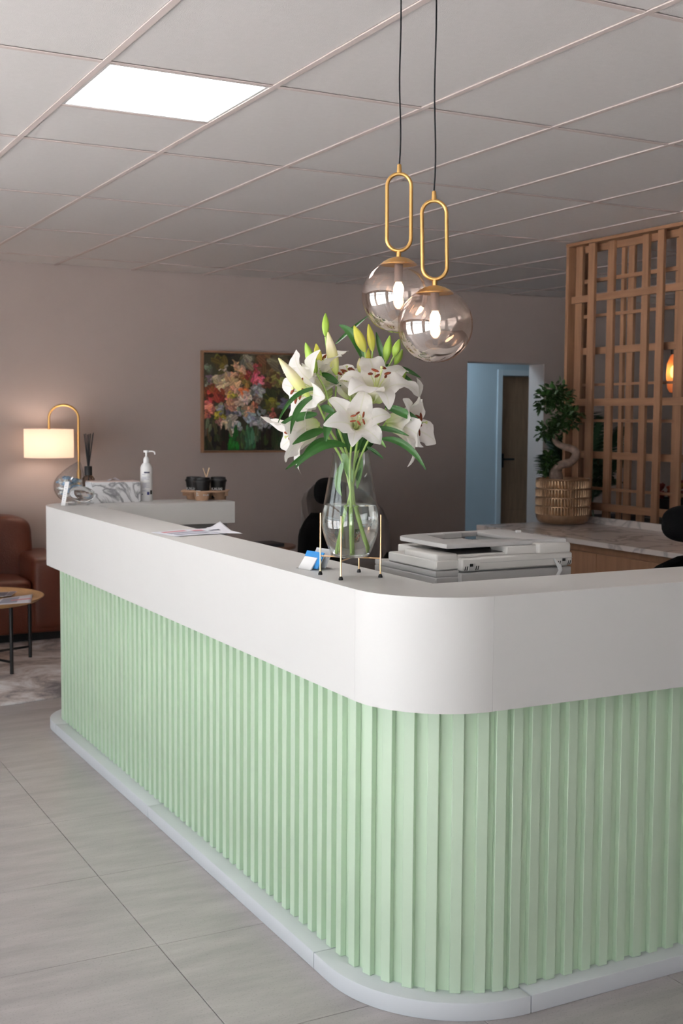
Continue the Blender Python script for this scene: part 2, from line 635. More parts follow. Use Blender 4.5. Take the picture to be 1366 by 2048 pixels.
# corridor behind the doorway
CB = 6.62
co = MB()
co.box(DX0 - 1.2, DX0 - 1.1, RYMAX + WT, CB + 1.2, 0, 2.75).box(DX0 - 1.2, 8.5, CB + 0.3, CB + 0.4, 0, 2.75)
co.box(8.4, 8.5, RYMAX + WT, CB + 1.2, 0, 2.75)
co.box(DX0 - 1.2, 6.275, CB, CB + 0.1, 0, 2.75).box(7.16, 8.5, CB, CB + 0.1, 0, 2.75).box(6.275, 7.16, CB, CB + 0.1, 2.045, 2.75)
M_corr = mat('pale_blue_wall_paint', srgb(196, 206, 212), 0.85, var=0.02, scale=3)
struct(co.build('wall_corridor', M_corr))
struct(MB().box(DX0 - 1.2, 8.5, RYMAX + WT, CB + 1.2, 2.6, 2.75).build('ceiling_corridor', M_corr))
dr = struct(MB().box(6.275, 7.16, CB + 0.05, CB + 0.09, 0.0, 2.03, 0.002).build('door_1', M_door))
for k in range(7):
    MB().box(6.28, 7.155, CB + 0.046, CB + 0.053, 0.05 + 0.285 * k, 0.05 + 0.285 * k + 0.278, 0.001).build('plank', M_door, dr)
hd = MB()
hd.box(6.305, 6.345, CB + 0.038, CB + 0.05, 1.07, 1.22, 0.003)
hd.tube([(6.325, CB + 0.045, 1.16), (6.325, CB - 0.01, 1.16)], 0.011, 10)
hd.tube([(6.325, CB - 0.01, 1.16), (6.44, CB - 0.01, 1.16)], 0.011, 10)
hd.build('door_handle', M_black, dr)
fr = MB()
fr.box(6.215, 6.275, CB - 0.018, CB, 0, 2.105, 0.002).box(7.16, 7.22, CB - 0.018, CB, 0, 2.105, 0.002).box(6.275, 7.16, CB - 0.018, CB, 2.045, 2.105, 0.002)
struct(fr.build('trim_1', mat('white_door_frame', srgb(214, 220, 224), 0.5)))
M_cool = mat('added_cool_diffuser', srgb(230, 240, 250), 0.5, emit=(0.62, 0.84, 1, 1), estr=13)
cl = thing('added_corridor_light', 'added unseen cool light panel brightening the corridor behind the doorway', 'ceiling light', (5.1, 6.1, 2.59))  # panel added out of view, standing in for the corridor's cool daylight
MB().box(4.78, 5.42, 5.88, 6.42, 2.585, 2.6, 0.003).build('frame', M_grid, cl)
MB().box(4.8, 5.4, 5.9, 6.4, 2.581, 2.588).build('diffuser', M_cool, cl)

# ---------------------------------------------------------------- ceiling light panel
M_led = mat('lit_led_diffuser', srgb(250, 250, 250), 0.5, emit=(1, 0.97, 0.94, 1), estr=9)
lp = thing('ceiling_light_panel', 'bright square light panel set into the white ceiling grid', 'ceiling light', (0.3, 0.3, CEIL))
f = MB()
for b in ((0.012, 0.588, 0.012, 0.024), (0.012, 0.588, 0.576, 0.588), (0.012, 0.024, 0.024, 0.576), (0.576, 0.588, 0.024, 0.576)):
    f.box(b[0], b[1], b[2], b[3], CEIL + 0.0005, CEIL + 0.016)
f.build('frame', M_plwhite, lp)
MB().box(0.024, 0.576, 0.024, 0.576, CEIL + 0.003, CEIL + 0.014).build('diffuser', M_led, lp)

# ---------------------------------------------------------------- reception desk
ZT, ZF = 1.134, 0.836
desk = thing('reception_desk', 'white topped reception counter with mint green slatted front and rounded corner', 'counter', (0.5, 0, 0))
XE = 2.1


def outline(x, yf, r, ye, re, n=18, xr=XE, xend=1.32):
    """outer line from the right end of the front, round the near corner, along the long side, round the far corner"""
    p = [(xr, yf)]
    p += arc(x + r, yf + r, r, 270, 180, n)
    p += arc(x + re, ye - re, re, 180, 90, n)
    p += [(xend, ye)]
    return p


def offset_pair(x, yf, r, ye, re, d, **k):
    return outline(x, yf, r, ye, re, **k), outline(x + d, yf + d, r - d, ye - d, re - d, **k)


# fascia in pieces that meet at fine joints
FX, FYF, FR, FYE, FRE = 0.321, -1.385, 0.26, 2.362, 0.26
n = 18
oo, ii = offset_pair(FX, FYF, FR, FYE, FRE, 0.018, n=n)
cuts = [(0, 1), (1, n + 1), (n + 1, n + 2), (n + 2, 2 * n + 2), (2 * n + 2, 2 * n + 3)]
for a, b in cuts:
    g = 0.0004
    A, B = list(oo[a:b + 1]), list(ii[a:b + 1])
    if b - a == 1:
        gx = Vector(A[1]) - Vector(A[0])
        gx = gx.normalized() * 0.0005
        e0, e1 = (0 if a == 0 else 1), (0 if b == len(oo) - 1 else 1)
        A = [tuple(Vector(A[0]) + gx * e0), tuple(Vector(A[1]) - gx * e1)]
        B = [tuple(Vector(B[0]) + gx * e0), tuple(Vector(B[1]) - gx * e1)]
    bm = MB()
    vs, fs = [], []
    k = len(A)
    for z in (ZF, ZT):
        vs += [(p[0], p[1], z) for p in A] + [(p[0], p[1], z) for p in B]
    for i in range(k - 1):
        fs += [(i + 1, i, 2 * k + i, 2 * k + i + 1), (k + i, k + i + 1, 3 * k + i + 1, 3 * k + i), (i, i + 1, k + i + 1, k + i), (2 * k + i + 1, 2 * k + i, 3 * k + i, 3 * k + i + 1)]
    fs += [(0, k, 3 * k, 2 * k), (k - 1, 2 * k + k - 1, 3 * k + k - 1, k + k - 1)]
    bm.add(vs, [fs_ for fs_ in fs], b - a > 1)
    bm.build('fascia', M_white, desk)
# worktop of the counter
IX, IY, IYE = 0.565, -1.118, 2.072
poly = outline(FX + 0.018, FYF + 0.018, FR - 0.018, FYE - 0.018, FRE - 0.018, n=18) + [(1.32, IYE), (IX, IYE), (IX, IY), (XE, IY)]
MB().prism(poly, ZT - 0.0212, ZT).build('counter_top', M_white, desk)
# inner drop edge
ie = MB()
ie.box(IX - 0.018, IX, IY - 0.018, IYE + 0.018, 1.02, ZT - 0.0215)
ie.box(IX, XE, IY - 0.018, IY, 1.02, ZT - 0.0215)
ie.box(IX, 1.302, IYE, IYE + 0.018, 1.02, ZT - 0.0215)
ie.box(1.302, 1.32, IYE, FYE - 0.018, 1.02, ZT - 0.0215)
ie.build('inner_edge', M_white, desk)
MB().box(0.6, 1.296, IYE + 0.05, IYE + 0.07, 0.0, 1.02).box(1.276, 1.296, IYE + 0.07, FYE - 0.05, 0, 1.02).build('inner_panel', M_grey, desk)
# slat backing
SX, SYF, SR, SYE, SRE = 0.379, -1.331, 0.35, 2.318, 0.25
SD = 0.0175
oo, ii = offset_pair(SX + SD, SYF + SD, SR - SD, SYE - SD, SRE - SD, 0.012, n=18)
k = len(oo)
vs, fs = [], []
for z in (0.045, 1.0):
    vs += [(p[0], p[1], z) for p in oo] + [(p[0], p[1], z) for p in ii]
for i in range(k - 1):
    fs += [(i + 1, i, 2 * k + i, 2 * k + i + 1), (k + i, k + i + 1, 3 * k + i + 1, 3 * k + i)]
fs += [(0, k, 3 * k, 2 * k), (k - 1, 3 * k - 1, 4 * k - 1, 2 * k - 1)]
MB().add(vs, fs, True).build('slat_backing', M_mint, desk)
# slats: one shared block
SW, SH0, SH1 = 0.0305, 0.0502, 0.90
slat_proto = MB().box(-SW / 2, SW / 2, 0, SD, SH0, SH1, 0.0012).build('slat', M_mint, desk)
slat_me = slat_proto
slat_used = [False]


def place_slat(x, y, ang):
    """block whose outward face looks along -y before turning by ang"""
    o = slat_me
    if slat_used[0]:
        o = slat_me.copy()
        C.objects.link(o)
    slat_used[0] = True
    o.matrix_basis = Matrix.Translation(Vector((x, y, 0))) @ Matrix.Rotation(ang, 4, 'Z')


P = 0.0612
y = -0.9455 + SW / 2
while y < SYE - SRE + 0.01:
    place_slat(SX, y, -pi / 2)
    y += P
a = 3.0
far = SRE * radians(90)
for q in range(1, 7):
    th = radians(14 * q - 6)
    cx, cyy = SX + SRE, SYE - SRE
    place_slat(cx - SRE * cos(th), cyy + SRE * sin(th), -pi / 2 - th)
x = SX + SRE + 0.03
while x < 1.30:
    place_slat(x, SYE, pi)
    x += P
cx, cyy = SX + SR, SYF + SR
for th in (4.4, 15.4, 26.4, 37.2, 48.1, 58.9, 69.8, 78.2, 86.2):
    t = radians(th)
    place_slat(cx - SR * cos(t), cyy - SR * sin(t), -pi / 2 + t)
x = 0.7655
while x < XE - 0.01:
    place_slat(x, SYF, 0)
    x += 0.0617
# plinth pieces with open joints
KX, KYF, KR, KYE, KRE = 0.3235, -1.3818, 0.40, 2.375, 0.30
oo, ii = offset_pair(KX, KYF, KR, KYE, KRE, 0.085, n=24)
n = 24


def strip(A, B, name):
    poly = list(A) + list(B)[::-1]
    MB().prism(poly, 0.0, 0.05, 0.0025).build(name, M_plinth, desk)


g = 0.002
ci, co_ = oo[1:n + 2], ii[1:n + 2]
jx = 0.725
strip([(XE, KYF), (jx + g, KYF)], [(XE, KYF + 0.085), (jx + g, KYF + 0.085)], 'plinth')
jy = -0.886
strip([(jx - g, KYF)] + [p for p in ci if p[0] < jx - 0.01 and p[1] < jy] + [(KX + 0.004, jy - 0.03), (KX, jy - g)][1:], [(jx - g, KYF + 0.085)] + [p for p in co_ if p[0] < jx - 0.01 and p[1] < jy] + [(KX + 0.085, jy - g)], 'plinth')
strip([(KX, jy + g), (KX, 0.583 - g)], [(KX + 0.085, jy + g), (KX + 0.085, 0.583 - g)], 'plinth')
strip([(KX, 0.583 + g), (KX, 2.0)], [(KX + 0.085, 0.583 + g), (KX + 0.085, 2.0)], 'plinth')
strip([(KX, 2.0 + g * 2)] + oo[n + 2:], [(KX + 0.085, 2.0 + g * 2)] + ii[n + 2:], 'plinth')
# staff side: work surface behind the counter
MB().box(IX + 0.02, 2.0, IY + 0.01, -0.2, 0.72, 0.75, 0.002).box(IX + 0.02, 1.25, -0.2, IYE, 0.72, 0.75, 0.002).build('staff_worktop', M_white, desk)
MB().box(1.96, 1.98, IY + 0.02, -0.22, 0, 0.72).build('end_support', M_white, desk)

# ---------------------------------------------------------------- pendant lamps


def globe_mat():
    """smoked glass: pink-clear crown passing into a mirror coating at the foot"""
    m = bpy.data.materials.new('ombre_mirror_glass')
    m.use_nodes = True
    n = m.node_tree.nodes
    l = m.node_tree.links
    n.remove(n['Principled BSDF'])
    tc = n.new('ShaderNodeTexCoord')
    sp = n.new('ShaderNodeSeparateXYZ')
    l.new(tc.outputs['Object'], sp.inputs[0])
    mr = n.new('ShaderNodeMapRange')
    mr.inputs['From Min'].default_value = 0.085
    mr.inputs['From Max'].default_value = -0.07
    mr.inputs['To Min'].default_value = 0.05
    mr.inputs['To Max'].default_value = 0.78
    l.new(sp.outputs['Z'], mr.inputs['Value'])
    fr = n.new('ShaderNodeFresnel')
    two_sided_ior(m, fr, 1.4)
    mxm = n.new('ShaderNodeMath')
    mxm.operation = 'MAXIMUM'
    l.new(mr.outputs[0], mxm.inputs[0])
    l.new(fr.outputs[0], mxm.inputs[1])
    tr = n.new('ShaderNodeBsdfTransparent')
    tr.inputs[0].default_value = (0.87, 0.80, 0.765, 1)
    gl = n.new('ShaderNodeBsdfGlossy')
    gl.inputs['Color'].default_value = (0.93, 0.87, 0.83, 1)
    gl.inputs['Roughness'].default_value = 0.015
    mx = n.new('ShaderNodeMixShader')
    l.new(mxm.outputs[0], mx.inputs[0])
    l.new(tr.outputs[0], mx.inputs[1])
    l.new(gl.outputs[0], mx.inputs[2])
    l.new(mx.outputs[0], n['Material Output'].inputs[0])
    return m


M_globe = globe_mat()
M_bulb = mat('lit_bulb', srgb(255, 240, 220), 0.3, emit=(1, 0.74, 0.46, 1), estr=10)
M_socket = mat('lamp_socket', srgb(150, 128, 118), 0.6)


def pendant(gc, tilt, loop_h, label):
    t = thing('pendant_lamp', label, 'pendant lamp', gc, 'pendant lamps over the counter')
    face = Vector((CAM.x - gc.x, CAM.y - gc.y, 0)).normalized()
    side = Vector((-face.y, face.x, 0)).normalized()
    up = (Vector((0, 0, 1)) + side * tilt).normalized()
    F = frame(gc, side, face, up)
    R = 0.1
    th = 0.50
    prof = [(R * sin(a), R * cos(a)) for a in [th + (pi - th) * i / 30 for i in range(31)]]
    o = MB().lathe(prof, 48).build('globe', M_globe, t)
    o.matrix_basis = F
    z0 = R * cos(th)
    cap = [(0.0, z0 + 0.017), (0.012, z0 + 0.0165), (0.028, z0 + 0.012), (0.042, z0 + 0.004), (0.0495, z0 - 0.002), (0.0495, z0 - 0.005), (0.044, z0 - 0.003), (0.0, z0 - 0.003)]
    MB().lathe(cap, 40, M=F).build('cap', M_gold, t)
    s = MB().lathe([(0, z0 - 0.003), (0.0115, z0 - 0.003), (0.0115, z0 - 0.05), (0, z0 - 0.05)], 20, M=F).build('socket', M_socket, t)
    zb = z0 - 0.05
    b = [(0.0, zb), (0.008, zb - 0.001), (0.0135, zb - 0.012), (0.0145, zb - 0.022), (0.011, zb - 0.038), (0.006, zb - 0.05), (0, zb - 0.055)]
    MB().lathe(b, 20, M=F).build('bulb', M_bulb, t)
    # neck, loop and ferrule
    zn = z0 + 0.015
    MB().lathe([(0, zn), (0.0065, zn), (0.0065, zn + 0.016), (0, zn + 0.016)], 14, M=F).build('neck', M_gold, t)
    zl = zn + 0.013 + 0.0055
    w = 0.0325
    pts = []
    for i in range(17):
        a = pi + pi * i / 16
        pts.append(F @ Vector((w * cos(a), 0, zl + w + w * sin(a))))
    for i in range(17):
        a = pi * i / 16
        pts.append(F @ Vector((w * cos(a), 0, zl + loop_h - w + w * sin(a))))
    MB().tube(pts, 0.0052, 12, closed=True).build('loop', M_gold, t)
    zf = zl + loop_h + 0.002
    MB().lathe([(0, zf), (0.0068, zf), (0.0055, zf + 0.022), (0.0035, zf + 0.024), (0, zf + 0.024)], 16, M=F).build('ferrule', M_gold, t)
    top = F @ Vector((0, 0, zf + 0.022))
    cp = []
    for i in range(15):
        q = i / 14
        cp.append(top.lerp(Vector((top.x, top.y, CEIL)), q) + side * 0.0035 * sin(q * 9) * (1 - q))
    MB().tube(cp, 0.0022, 8).build('cable', M_cable, t)
    return t


pendant(at(870.5, 650.5, 3.2066), -0.022, 0.205, 'nearer pendant lamp, smoky glass globe hanging lower under a gold loop')
pendant(at(797, 592, 3.272), -0.004, 0.205, 'farther pendant lamp, smoky glass globe hanging higher and partly hidden')

# ---------------------------------------------------------------- vase on its brass stand
VC = Vector((0.434, -0.885, 0))
st = thing('vase_stand', 'thin pale brass four-legged stand holding the flower vase', 'stand', (VC.x, VC.y, ZT))
ZB = ZT + 0.057
for sx in (-1, 1):
    for sy in (-1, 1):
        px, py = VC.x + sx * 0.0632, VC.y + sy * 0.0632
        lg = MB().tube([(px, py, ZT + 0.004), (px, py, ZT + 0.178)], 0.0022, 10).build('leg', M_brass, st)
        MB().lathe([(0, 0), (0.006, 0), (0.0062, 0.003), (0.0045, 0.0085), (0.0026, 0.0105), (0, 0.0105)], 14, c=(px, py, ZT)).build('rubber_foot', M_rubber, lg)
for s in (1, -1):
    MB().tube([(VC.x - 0.0632, VC.y - 0.0632 * s, ZB - 0.0035 - 0.001 * s), (VC.x + 0.0632, VC.y + 0.0632 * s, ZB - 0.0035 - 0.001 * s)], 0.002, 8).build('cross_bar', M_brass, st)

vase = thing('glass_vase', 'tall clear glass vase half filled with water, tapering to its mouth', 'vase', (VC.x, VC.y, ZB))
VP = [(0.0, 0.0), (0.046, 0.0), (0.052, 0.003), (0.058, 0.012), (0.0665, 0.033), (0.0745, 0.055), (0.0795, 0.075), (0.082, 0.095), (0.0815, 0.112), (0.0795, 0.13), (0.076, 0.152), (0.0695, 0.187), (0.0625, 0.227), (0.056, 0.266), (0.0525, 0.2935), (0.0515, 0.295)]
VI = [(0.0503, 0.2935), (0.0535, 0.266), (0.06, 0.227), (0.067, 0.187), (0.0735, 0.152), (0.077, 0.13), (0.079, 0.112), (0.0795, 0.095), (0.077, 0.075), (0.072, 0.055), (0.064, 0.033), (0.055, 0.013), (0.05, 0.0085), (0.0, 0.008)]
M_vglass = thin_glass('vase_glass', (0.955, 0.97, 0.965, 1), 1.42, 0.025)
MB().lathe(VP[2:] + VI[:-2], 64, c=(VC.x, VC.y, ZB)).build('vase_body', M_vglass, vase)
M_base = mat('thick_glass_base', (0.93, 0.96, 0.955, 1), 0.02, trans=1.0, ior=1.45)
MB().lathe([(0.0, 0.0), (0.046, 0.0), (0.052, 0.003), (0.0555, 0.0075), (0.05, 0.008), (0.0, 0.008)], 48, c=(VC.x, VC.y, ZB)).build('vase_base', M_base, vase)
WL = 0.148
M_water = mat('water', (0.985, 0.995, 0.99, 1), 0.0, trans=1.0, ior=1.33)
wp = [(0.0, 0.0088), (0.049, 0.0092), (0.0545, 0.0138), (0.0633, 0.034), (0.0713, 0.056), (0.0763, 0.076), (0.0787, 0.096), (0.0782, 0.1125), (0.0762, 0.13), (0.0738, WL - 0.001), (0.0725, WL), (0.0, WL)]
MB().lathe(wp, 64, c=(VC.x, VC.y, ZB)).build('water', M_water, vase)

# ---------------------------------------------------------------- lilies
D0 = (Vector((VC.x, VC.y, ZT)) - CAM).dot(FW)


def petal_mat():
    m = bpy.data.materials.new('lily_petal')
    m.use_nodes = True
    n = m.node_tree.nodes
    l = m.node_tree.links
    b = n['Principled BSDF']
    b.inputs['Roughness'].default_value = 0.55
    at_ = n.new('ShaderNodeAttribute')
    at_.attribute_name = 'pt'
    sp = n.new('ShaderNodeSeparateXYZ')
    l.new(at_.outputs['Vector'], sp.inputs[0])
    r = n.new('ShaderNodeValToRGB')
    e = r.color_ramp.elements
    e[0].position = 0.0
    e[0].color = srgb(196, 214, 130)
    e[1].position = 0.42
    e[1].color = srgb(248, 244, 240)
    x = e.new(0.2)
    x.color = srgb(240, 238, 216)
    l.new(sp.outputs['X'], r.inputs[0])
    # pale green midrib
    r2 = n.new('ShaderNodeValToRGB')
    r2.color_ramp.elements[0].position = 0.0
    r2.color_ramp.elements[0].color = (0.74, 0.80, 0.50, 1)
    r2.color_ramp.elements[1].position = 0.10
    r2.color_ramp.elements[1].color = (1, 1, 1, 1)
    l.new(sp.outputs['Y'], r2.inputs[0])
    mx = n.new('ShaderNodeMix')
    mx.data_type = 'RGBA'
    mx.blend_type = 'MULTIPLY'
    mx.inputs['Factor'].default_value = 0.35
    l.new(r.outputs[0], mx.inputs['A'])
    l.new(r2.outputs[0], mx.inputs['B'])
    l.new(mx.outputs['Result'], b.inputs['Base Color'])
    tl = n.new('ShaderNodeBsdfTranslucent')
    l.new(mx.outputs['Result'], tl.inputs[0])
    ms = n.new('ShaderNodeMixShader')
    ms.inputs[0].default_value = 0.3
    l.new(b.outputs[0], ms.inputs[1])
    l.new(tl.outputs[0], ms.inputs[2])
    l.new(ms.outputs[0], n['Material Output'].inputs[0])
    return m


def grad_mat(name, stops, rough=0.45, axis='Z'):
    m = mat(name, stops[0][1], rough)
    n = m.node_tree.nodes
    l = m.node_tree.links
    tc = n.new('ShaderNodeTexCoord')
    sp = n.new('ShaderNodeSeparateXYZ')
    l.new(tc.outputs['Generated'], sp.inputs[0])
    r = n.new('ShaderNodeValToRGB')
    e = r.color_ramp.elements
    e[0].position, e[0].color = stops[0]
    e[1].position, e[1].color = stops[-1]
    for s in stops[1:-1]:
        q = e.new(s[0])
        q.color = s[1]
    l.new(sp.outputs[axis], r.inputs[0])
    l.new(r.outputs[0], n['Principled BSDF'].inputs['Base Color'])
    return m


M_petal = petal_mat()
M_budg = grad_mat('green_bud', [(0, srgb(134, 168, 62)), (0.5, srgb(150, 180, 70)), (1, srgb(126, 158, 56))])
M_budy = grad_mat('yellow_bud', [(0, srgb(176, 184, 84)), (0.45, srgb(204, 196, 84)), (1, srgb(190, 190, 70))])
M_budc = grad_mat('cream_bud', [(0, srgb(170, 192, 90)), (0.4, srgb(222, 218, 150)), (0.75, srgb(240, 228, 196)), (1, srgb(214, 210, 140))])
M_lstem = mat('lily_stem_green', srgb(160, 190, 104), 0.5, var=0.1, scale=20)
M_lleaf = mat('lily_leaf_green', srgb(44, 92, 34), 0.38, var=0.2, scale=9)
M_lleaf2 = mat('lily_leaf_pale', srgb(112, 152, 82), 0.45, var=0.12, scale=9)
M_anther = mat('rust_anther', srgb(128, 58, 32), 0.8, var=0.2, scale=80)
M_filam = mat('filament_green', srgb(206, 214, 150), 0.5)


def lily_stem(label, pts, r0=0.0046):
    """one cut lily: the main stem, to which buds, flowers and leaves are added as parts"""
    t = thing('lily_stem', label, 'flower', pts[0], 'cut lilies in the glass vase')
    cur = []
    P_ = [Vector(p) for p in pts]
    for i in range(len(P_) - 1):
        p0, p1, p2, p3 = P_[max(i - 1, 0)], P_[i], P_[i + 1], P_[min(i + 2, len(P_) - 1)]
        for q in range(6):
            s = q / 6
            cur.append(0.5 * ((2 * p1) + (p2 - p0) * s + (2 * p0 - 5 * p1 + 4 * p2 - p3) * s * s + (3 * p1 - p0 - 3 * p2 + p3) * s ** 3))
    cur.append(P_[-1])
    k = len(cur)
    MB().tube(cur, [r0 * (1.0 - 0.35 * i / k) for i in range(k)], 9).build('stem', M_lstem, t)
    return t


def stalk(t, a, b, r=0.0026, bend=0.0):
    a, b = Vector(a), Vector(b)
    mid = (a + b) / 2 + Vector((0, 0, -bend))
    MB().tube([bez(a, mid, b, i / 8) for i in range(9)], [r * (0.85 + 0.3 * i / 8) for i in range(9)], 8).build('stalk', M_lstem, t)


def bud(t, base, tip, w, m):
    base, tip = Vector(base), Vector(tip)
    Ln = (tip - base).length
    prof = [(0.0, 0.16), (0.05, 0.42), (0.15, 0.68), (0.3, 0.92), (0.42, 1.0), (0.58, 0.92), (0.74, 0.70), (0.88, 0.40), (0.95, 0.24), (1.0, 0.10)]
    n = 18
    vs, fs = [], []
    for s, rr in prof:
        for i in range(n):
            a = 2 * pi * i / n
            q = w * rr * (1 + 0.10 * cos(3 * a) - 0.07 * max(0, cos(3 * a + pi)) ** 6)
            vs.append(Vector((q * cos(a), q * sin(a), s * Ln)))
    for j in range(len(prof) - 1):
        for i in range(n):
            fs.append((j * n + i, j * n + (i + 1) % n, (j + 1) * n + (i + 1) % n, (j + 1) * n + i))
    fs.append(tuple(range(n))[::-1])
    fs.append(tuple((len(prof) - 1) * n + i for i in range(n)))
    o = MB().add(vs, fs, True).build('bud', m, t)
    F = aim(base, tip - base, random.uniform(0, 2))
    o.matrix_basis = mw(t).inverted() @ F
    o.matrix_parent_inverse = Matrix()
    return o


def leaf(t, base, tip, w, sag=0.0, nrm=None, m=None, curl=0.0, name='leaf', ctrl=None):
    """lanceolate leaf; sag lifts (positive) the middle against the chord"""
    base, tip = Vector(base), Vector(tip)
    nrm = (nrm or (CAM - base)).normalized()
    mid = Vector(ctrl) if ctrl else (base + tip) / 2 + Vector((0, 0, sag))
    P_ = []
    N = 12
    for i in range(N + 1):
        s = i / N
        p = bez(base, mid, tip, s)
        tg = (bez(base, mid, tip, min(1, s + 0.02)) - bez(base, mid, tip, max(0, s - 0.02))).normalized()
        sd = tg.cross(nrm).normalized()
        up = sd.cross(tg)
        ww = w * max(0.02, sin(pi * min(1, s * 0.93 + 0.05)) ** 0.75) * (1 - 0.25 * s)
        row = []
        for j in range(-3, 4):
            c = j / 3
            row.append(p + sd * ww * c + up * (abs(c) ** 1.3 * ww * (0.32 + curl)) + up * (0.0006 if j in (-2, 0, 2) else 0))
        P_.append(row)
    MB().grid(P_).build(name, m or M_lleaf, t)


def lily(t, base, axis, size=1.0, roll=0.0, open_=1.0, skip=(), curls=None, name='flower'):
    """six recurved petals round a green throat, six stamens with rust anthers, one pistil"""
    base, axis = Vector(base), Vector(axis).normalized()
    F = aim(base, axis, roll)
    Ln = 0.132 * size
    core = MB()
    core.lathe([(0, 0), (0.004 * size, 0.001), (0.0068 * size, 0.012 * size), (0.0045 * size, 0.02 * size), (0, 0.022 * size)], 12)
    core.tube([(0, 0, 0.018 * size), (0.002, 0.001, 0.05 * size), (0.004 * size, 0, 0.088 * size)], 0.0014 * size, 8)
    core.sphere((0.004 * size, 0, 0.09 * size), (0.0036 * size, 0.0036 * size, 0.0026 * size), u=10, v=6)
    fl = core.build(name, M_filam, t)
    fl.matrix_basis = mw(t).inverted() @ F
    fl.matrix_parent_inverse = Matrix()
    for k in range(6):
        if k in skip:
            continue
        inner = k % 2
        rot = Matrix.Rotation(k * pi / 3, 4, 'Z')
        cu = (curls[k] if curls else 1.0)
        a0 = radians(15 + 4 * (1 - inner))
        a1 = radians((140 + random.uniform(-26, 34)) * cu * open_)
        N = 16
        P_, PT = [], []
        x, z = 0.003, 0.004
        Wd = (0.036 if inner else 0.0265) * size
        ph = random.uniform(0, 6)
        Lk = Ln * random.uniform(0.9, 1.1)
        tw = random.uniform(-0.12, 0.12)
        for i in range(N + 1):
            s = i / N
            al = a0 + (a1 - a0) * (s ** 1.7)
            if i:
                x += Lk / N * sin(al)
                z += Lk / N * cos(al)
            wv = Wd * (max(0.06, sin(pi * (0.05 + 0.95 * s) ** 0.82)) ** 0.72) * (1.0 if s < 0.97 else 0.55)
            row, rp = [], []
            for j in range(-4, 5):
                c = j / 4
                yy = wv * c
                cup = 0.30 * wv * (abs(c) ** 1.6) * (1 - 0.9 * s)
                rip = 0.085 * wv * sin(s * 15 + ph + c * 2) * abs(c) ** 2 * min(1, s * 2.2) * (1.6 if inner else 0.8)
                rid = -0.0012 * size * max(0, 1 - abs(c) * 5) * (1 - s)
                off = cup + rip * 2.2 + rid
                # local frame: outward normal of the petal's inner face points to the axis
                nx, nz = -cos(al), sin(al)
                row.append(rot @ Vector((x + nx * off, yy + tw * s * s * Ln * 0.25, z + nz * off)))
                rp.append((s, abs(c), 0))
            P_.append(row)
            PT.append(rp)
        o = MB().grid(P_).build('petal', M_petal, fl)
        ca = o.data.attributes.new('pt', 'FLOAT_VECTOR', 'POINT')
        flat = [q for row in PT for p in row for q in p]
        ca.data.foreach_set('vector', flat)
        o.matrix_basis = Matrix()
        o.matrix_parent_inverse = Matrix()
    sm = MB()
    an = MB()
    for k in range(6):
        a = k * pi / 3 + 0.35
        r1 = 0.017 * size * random.uniform(0.8, 1.25)
        h = 0.078 * size * random.uniform(0.92, 1.06)
        e = Vector((r1 * cos(a), r1 * sin(a), h))
        sm.tube([(0.003 * cos(a), 0.003 * sin(a), 0.012 * size), (0.007 * size * cos(a), 0.007 * size * sin(a), 0.05 * size), e], 0.0011 * size, 6)
        Mx = Matrix.Translation(e) @ Matrix.Rotation(a + random.uniform(-0.9, 0.9), 4, 'Z') @ Matrix.Rotation(random.uniform(-.5, .5), 4, 'Y')
        an.sphere((0, 0, 0), (0.0095 * size, 0.0030 * size, 0.0030 * size), M=Mx, u=8, v=6)
    for b_, nm, mm in ((sm, 'filaments', M_filam), (an, 'anthers', M_anther)):
        o = b_.build(nm, mm, fl)
        o.matrix_basis = Matrix()
        o.matrix_parent_inverse = Matrix()
    return fl


VB = ZB + 0.0115


def q(u, v, d=0.0):
    return at(u, v, D0 + d)


# directions in the picture: r right, u up, f toward the viewer
def dirn(r, u, f):
    return RX * r + Vector((0, 0, 1)) * u - Vector((FW.x, FW.y, 0)).normalized() * f


def foot(dx, dy, h=0.004):
    return Vector((VC.x + dx, VC.y + dy, VB + h))


# stem 1: low left
s1 = lily_stem('cut lily with a white flower drooping lowest at the left of the vase', [foot(0.035, -0.028), foot(0.012, -0.012, 0.10), q(690, 935, -0.01), q(655, 872, -0.03), q(634, 850, -0.02)])
lily(s1, q(640, 846, -0.02), dirn(-1, -0.42, 0.2), 1.2, 0.3, 0.6, curls=[1.0, 0.7, 0.6, 0.9, 1.0, 0.7])
leaf(s1, q(648, 860, -0.05), q(585, 889, -0.11), 0.0135, 0.012)
leaf(s1, q(655, 878, -0.05), q(603, 916, -0.1), 0.0145, 0.014)
leaf(s1, q(664, 888, -0.04), q(571, 939, -0.08), 0.011, 0.016)
# stem 2: left
s2 = lily_stem('cut lily leaning left with a long cream bud over an open flower', [foot(0.042, -0.004), foot(0.014, 0.0, 0.12), q(698, 930, 0.0), q(660, 860, 0.0), q(634, 806, -0.02), q(620, 792, -0.03)], 0.0046)
bud(s2, q(619, 795, -0.03), q(557, 716, -0.06), 0.0165, M_budc)
stalk(s2, q(648, 835, 0.0), q(664, 782, 0.03))
lily(s2, q(664, 782, 0.03), dirn(-1, 0.02, 0.5), 1.4, 0.9, 0.82)
leaf(s2, q(640, 777, -0.05), q(556, 846, -0.10), 0.0075, 0.0, ctrl=q(583, 774, -0.09))
leaf(s2, q(629, 793, -0.06), q(581, 868, -0.12), 0.0100, 0.0, ctrl=q(588, 806, -0.10))
leaf(s2, q(634, 828, -0.04), q(560, 848, -0.05), 0.0135, 0.01)
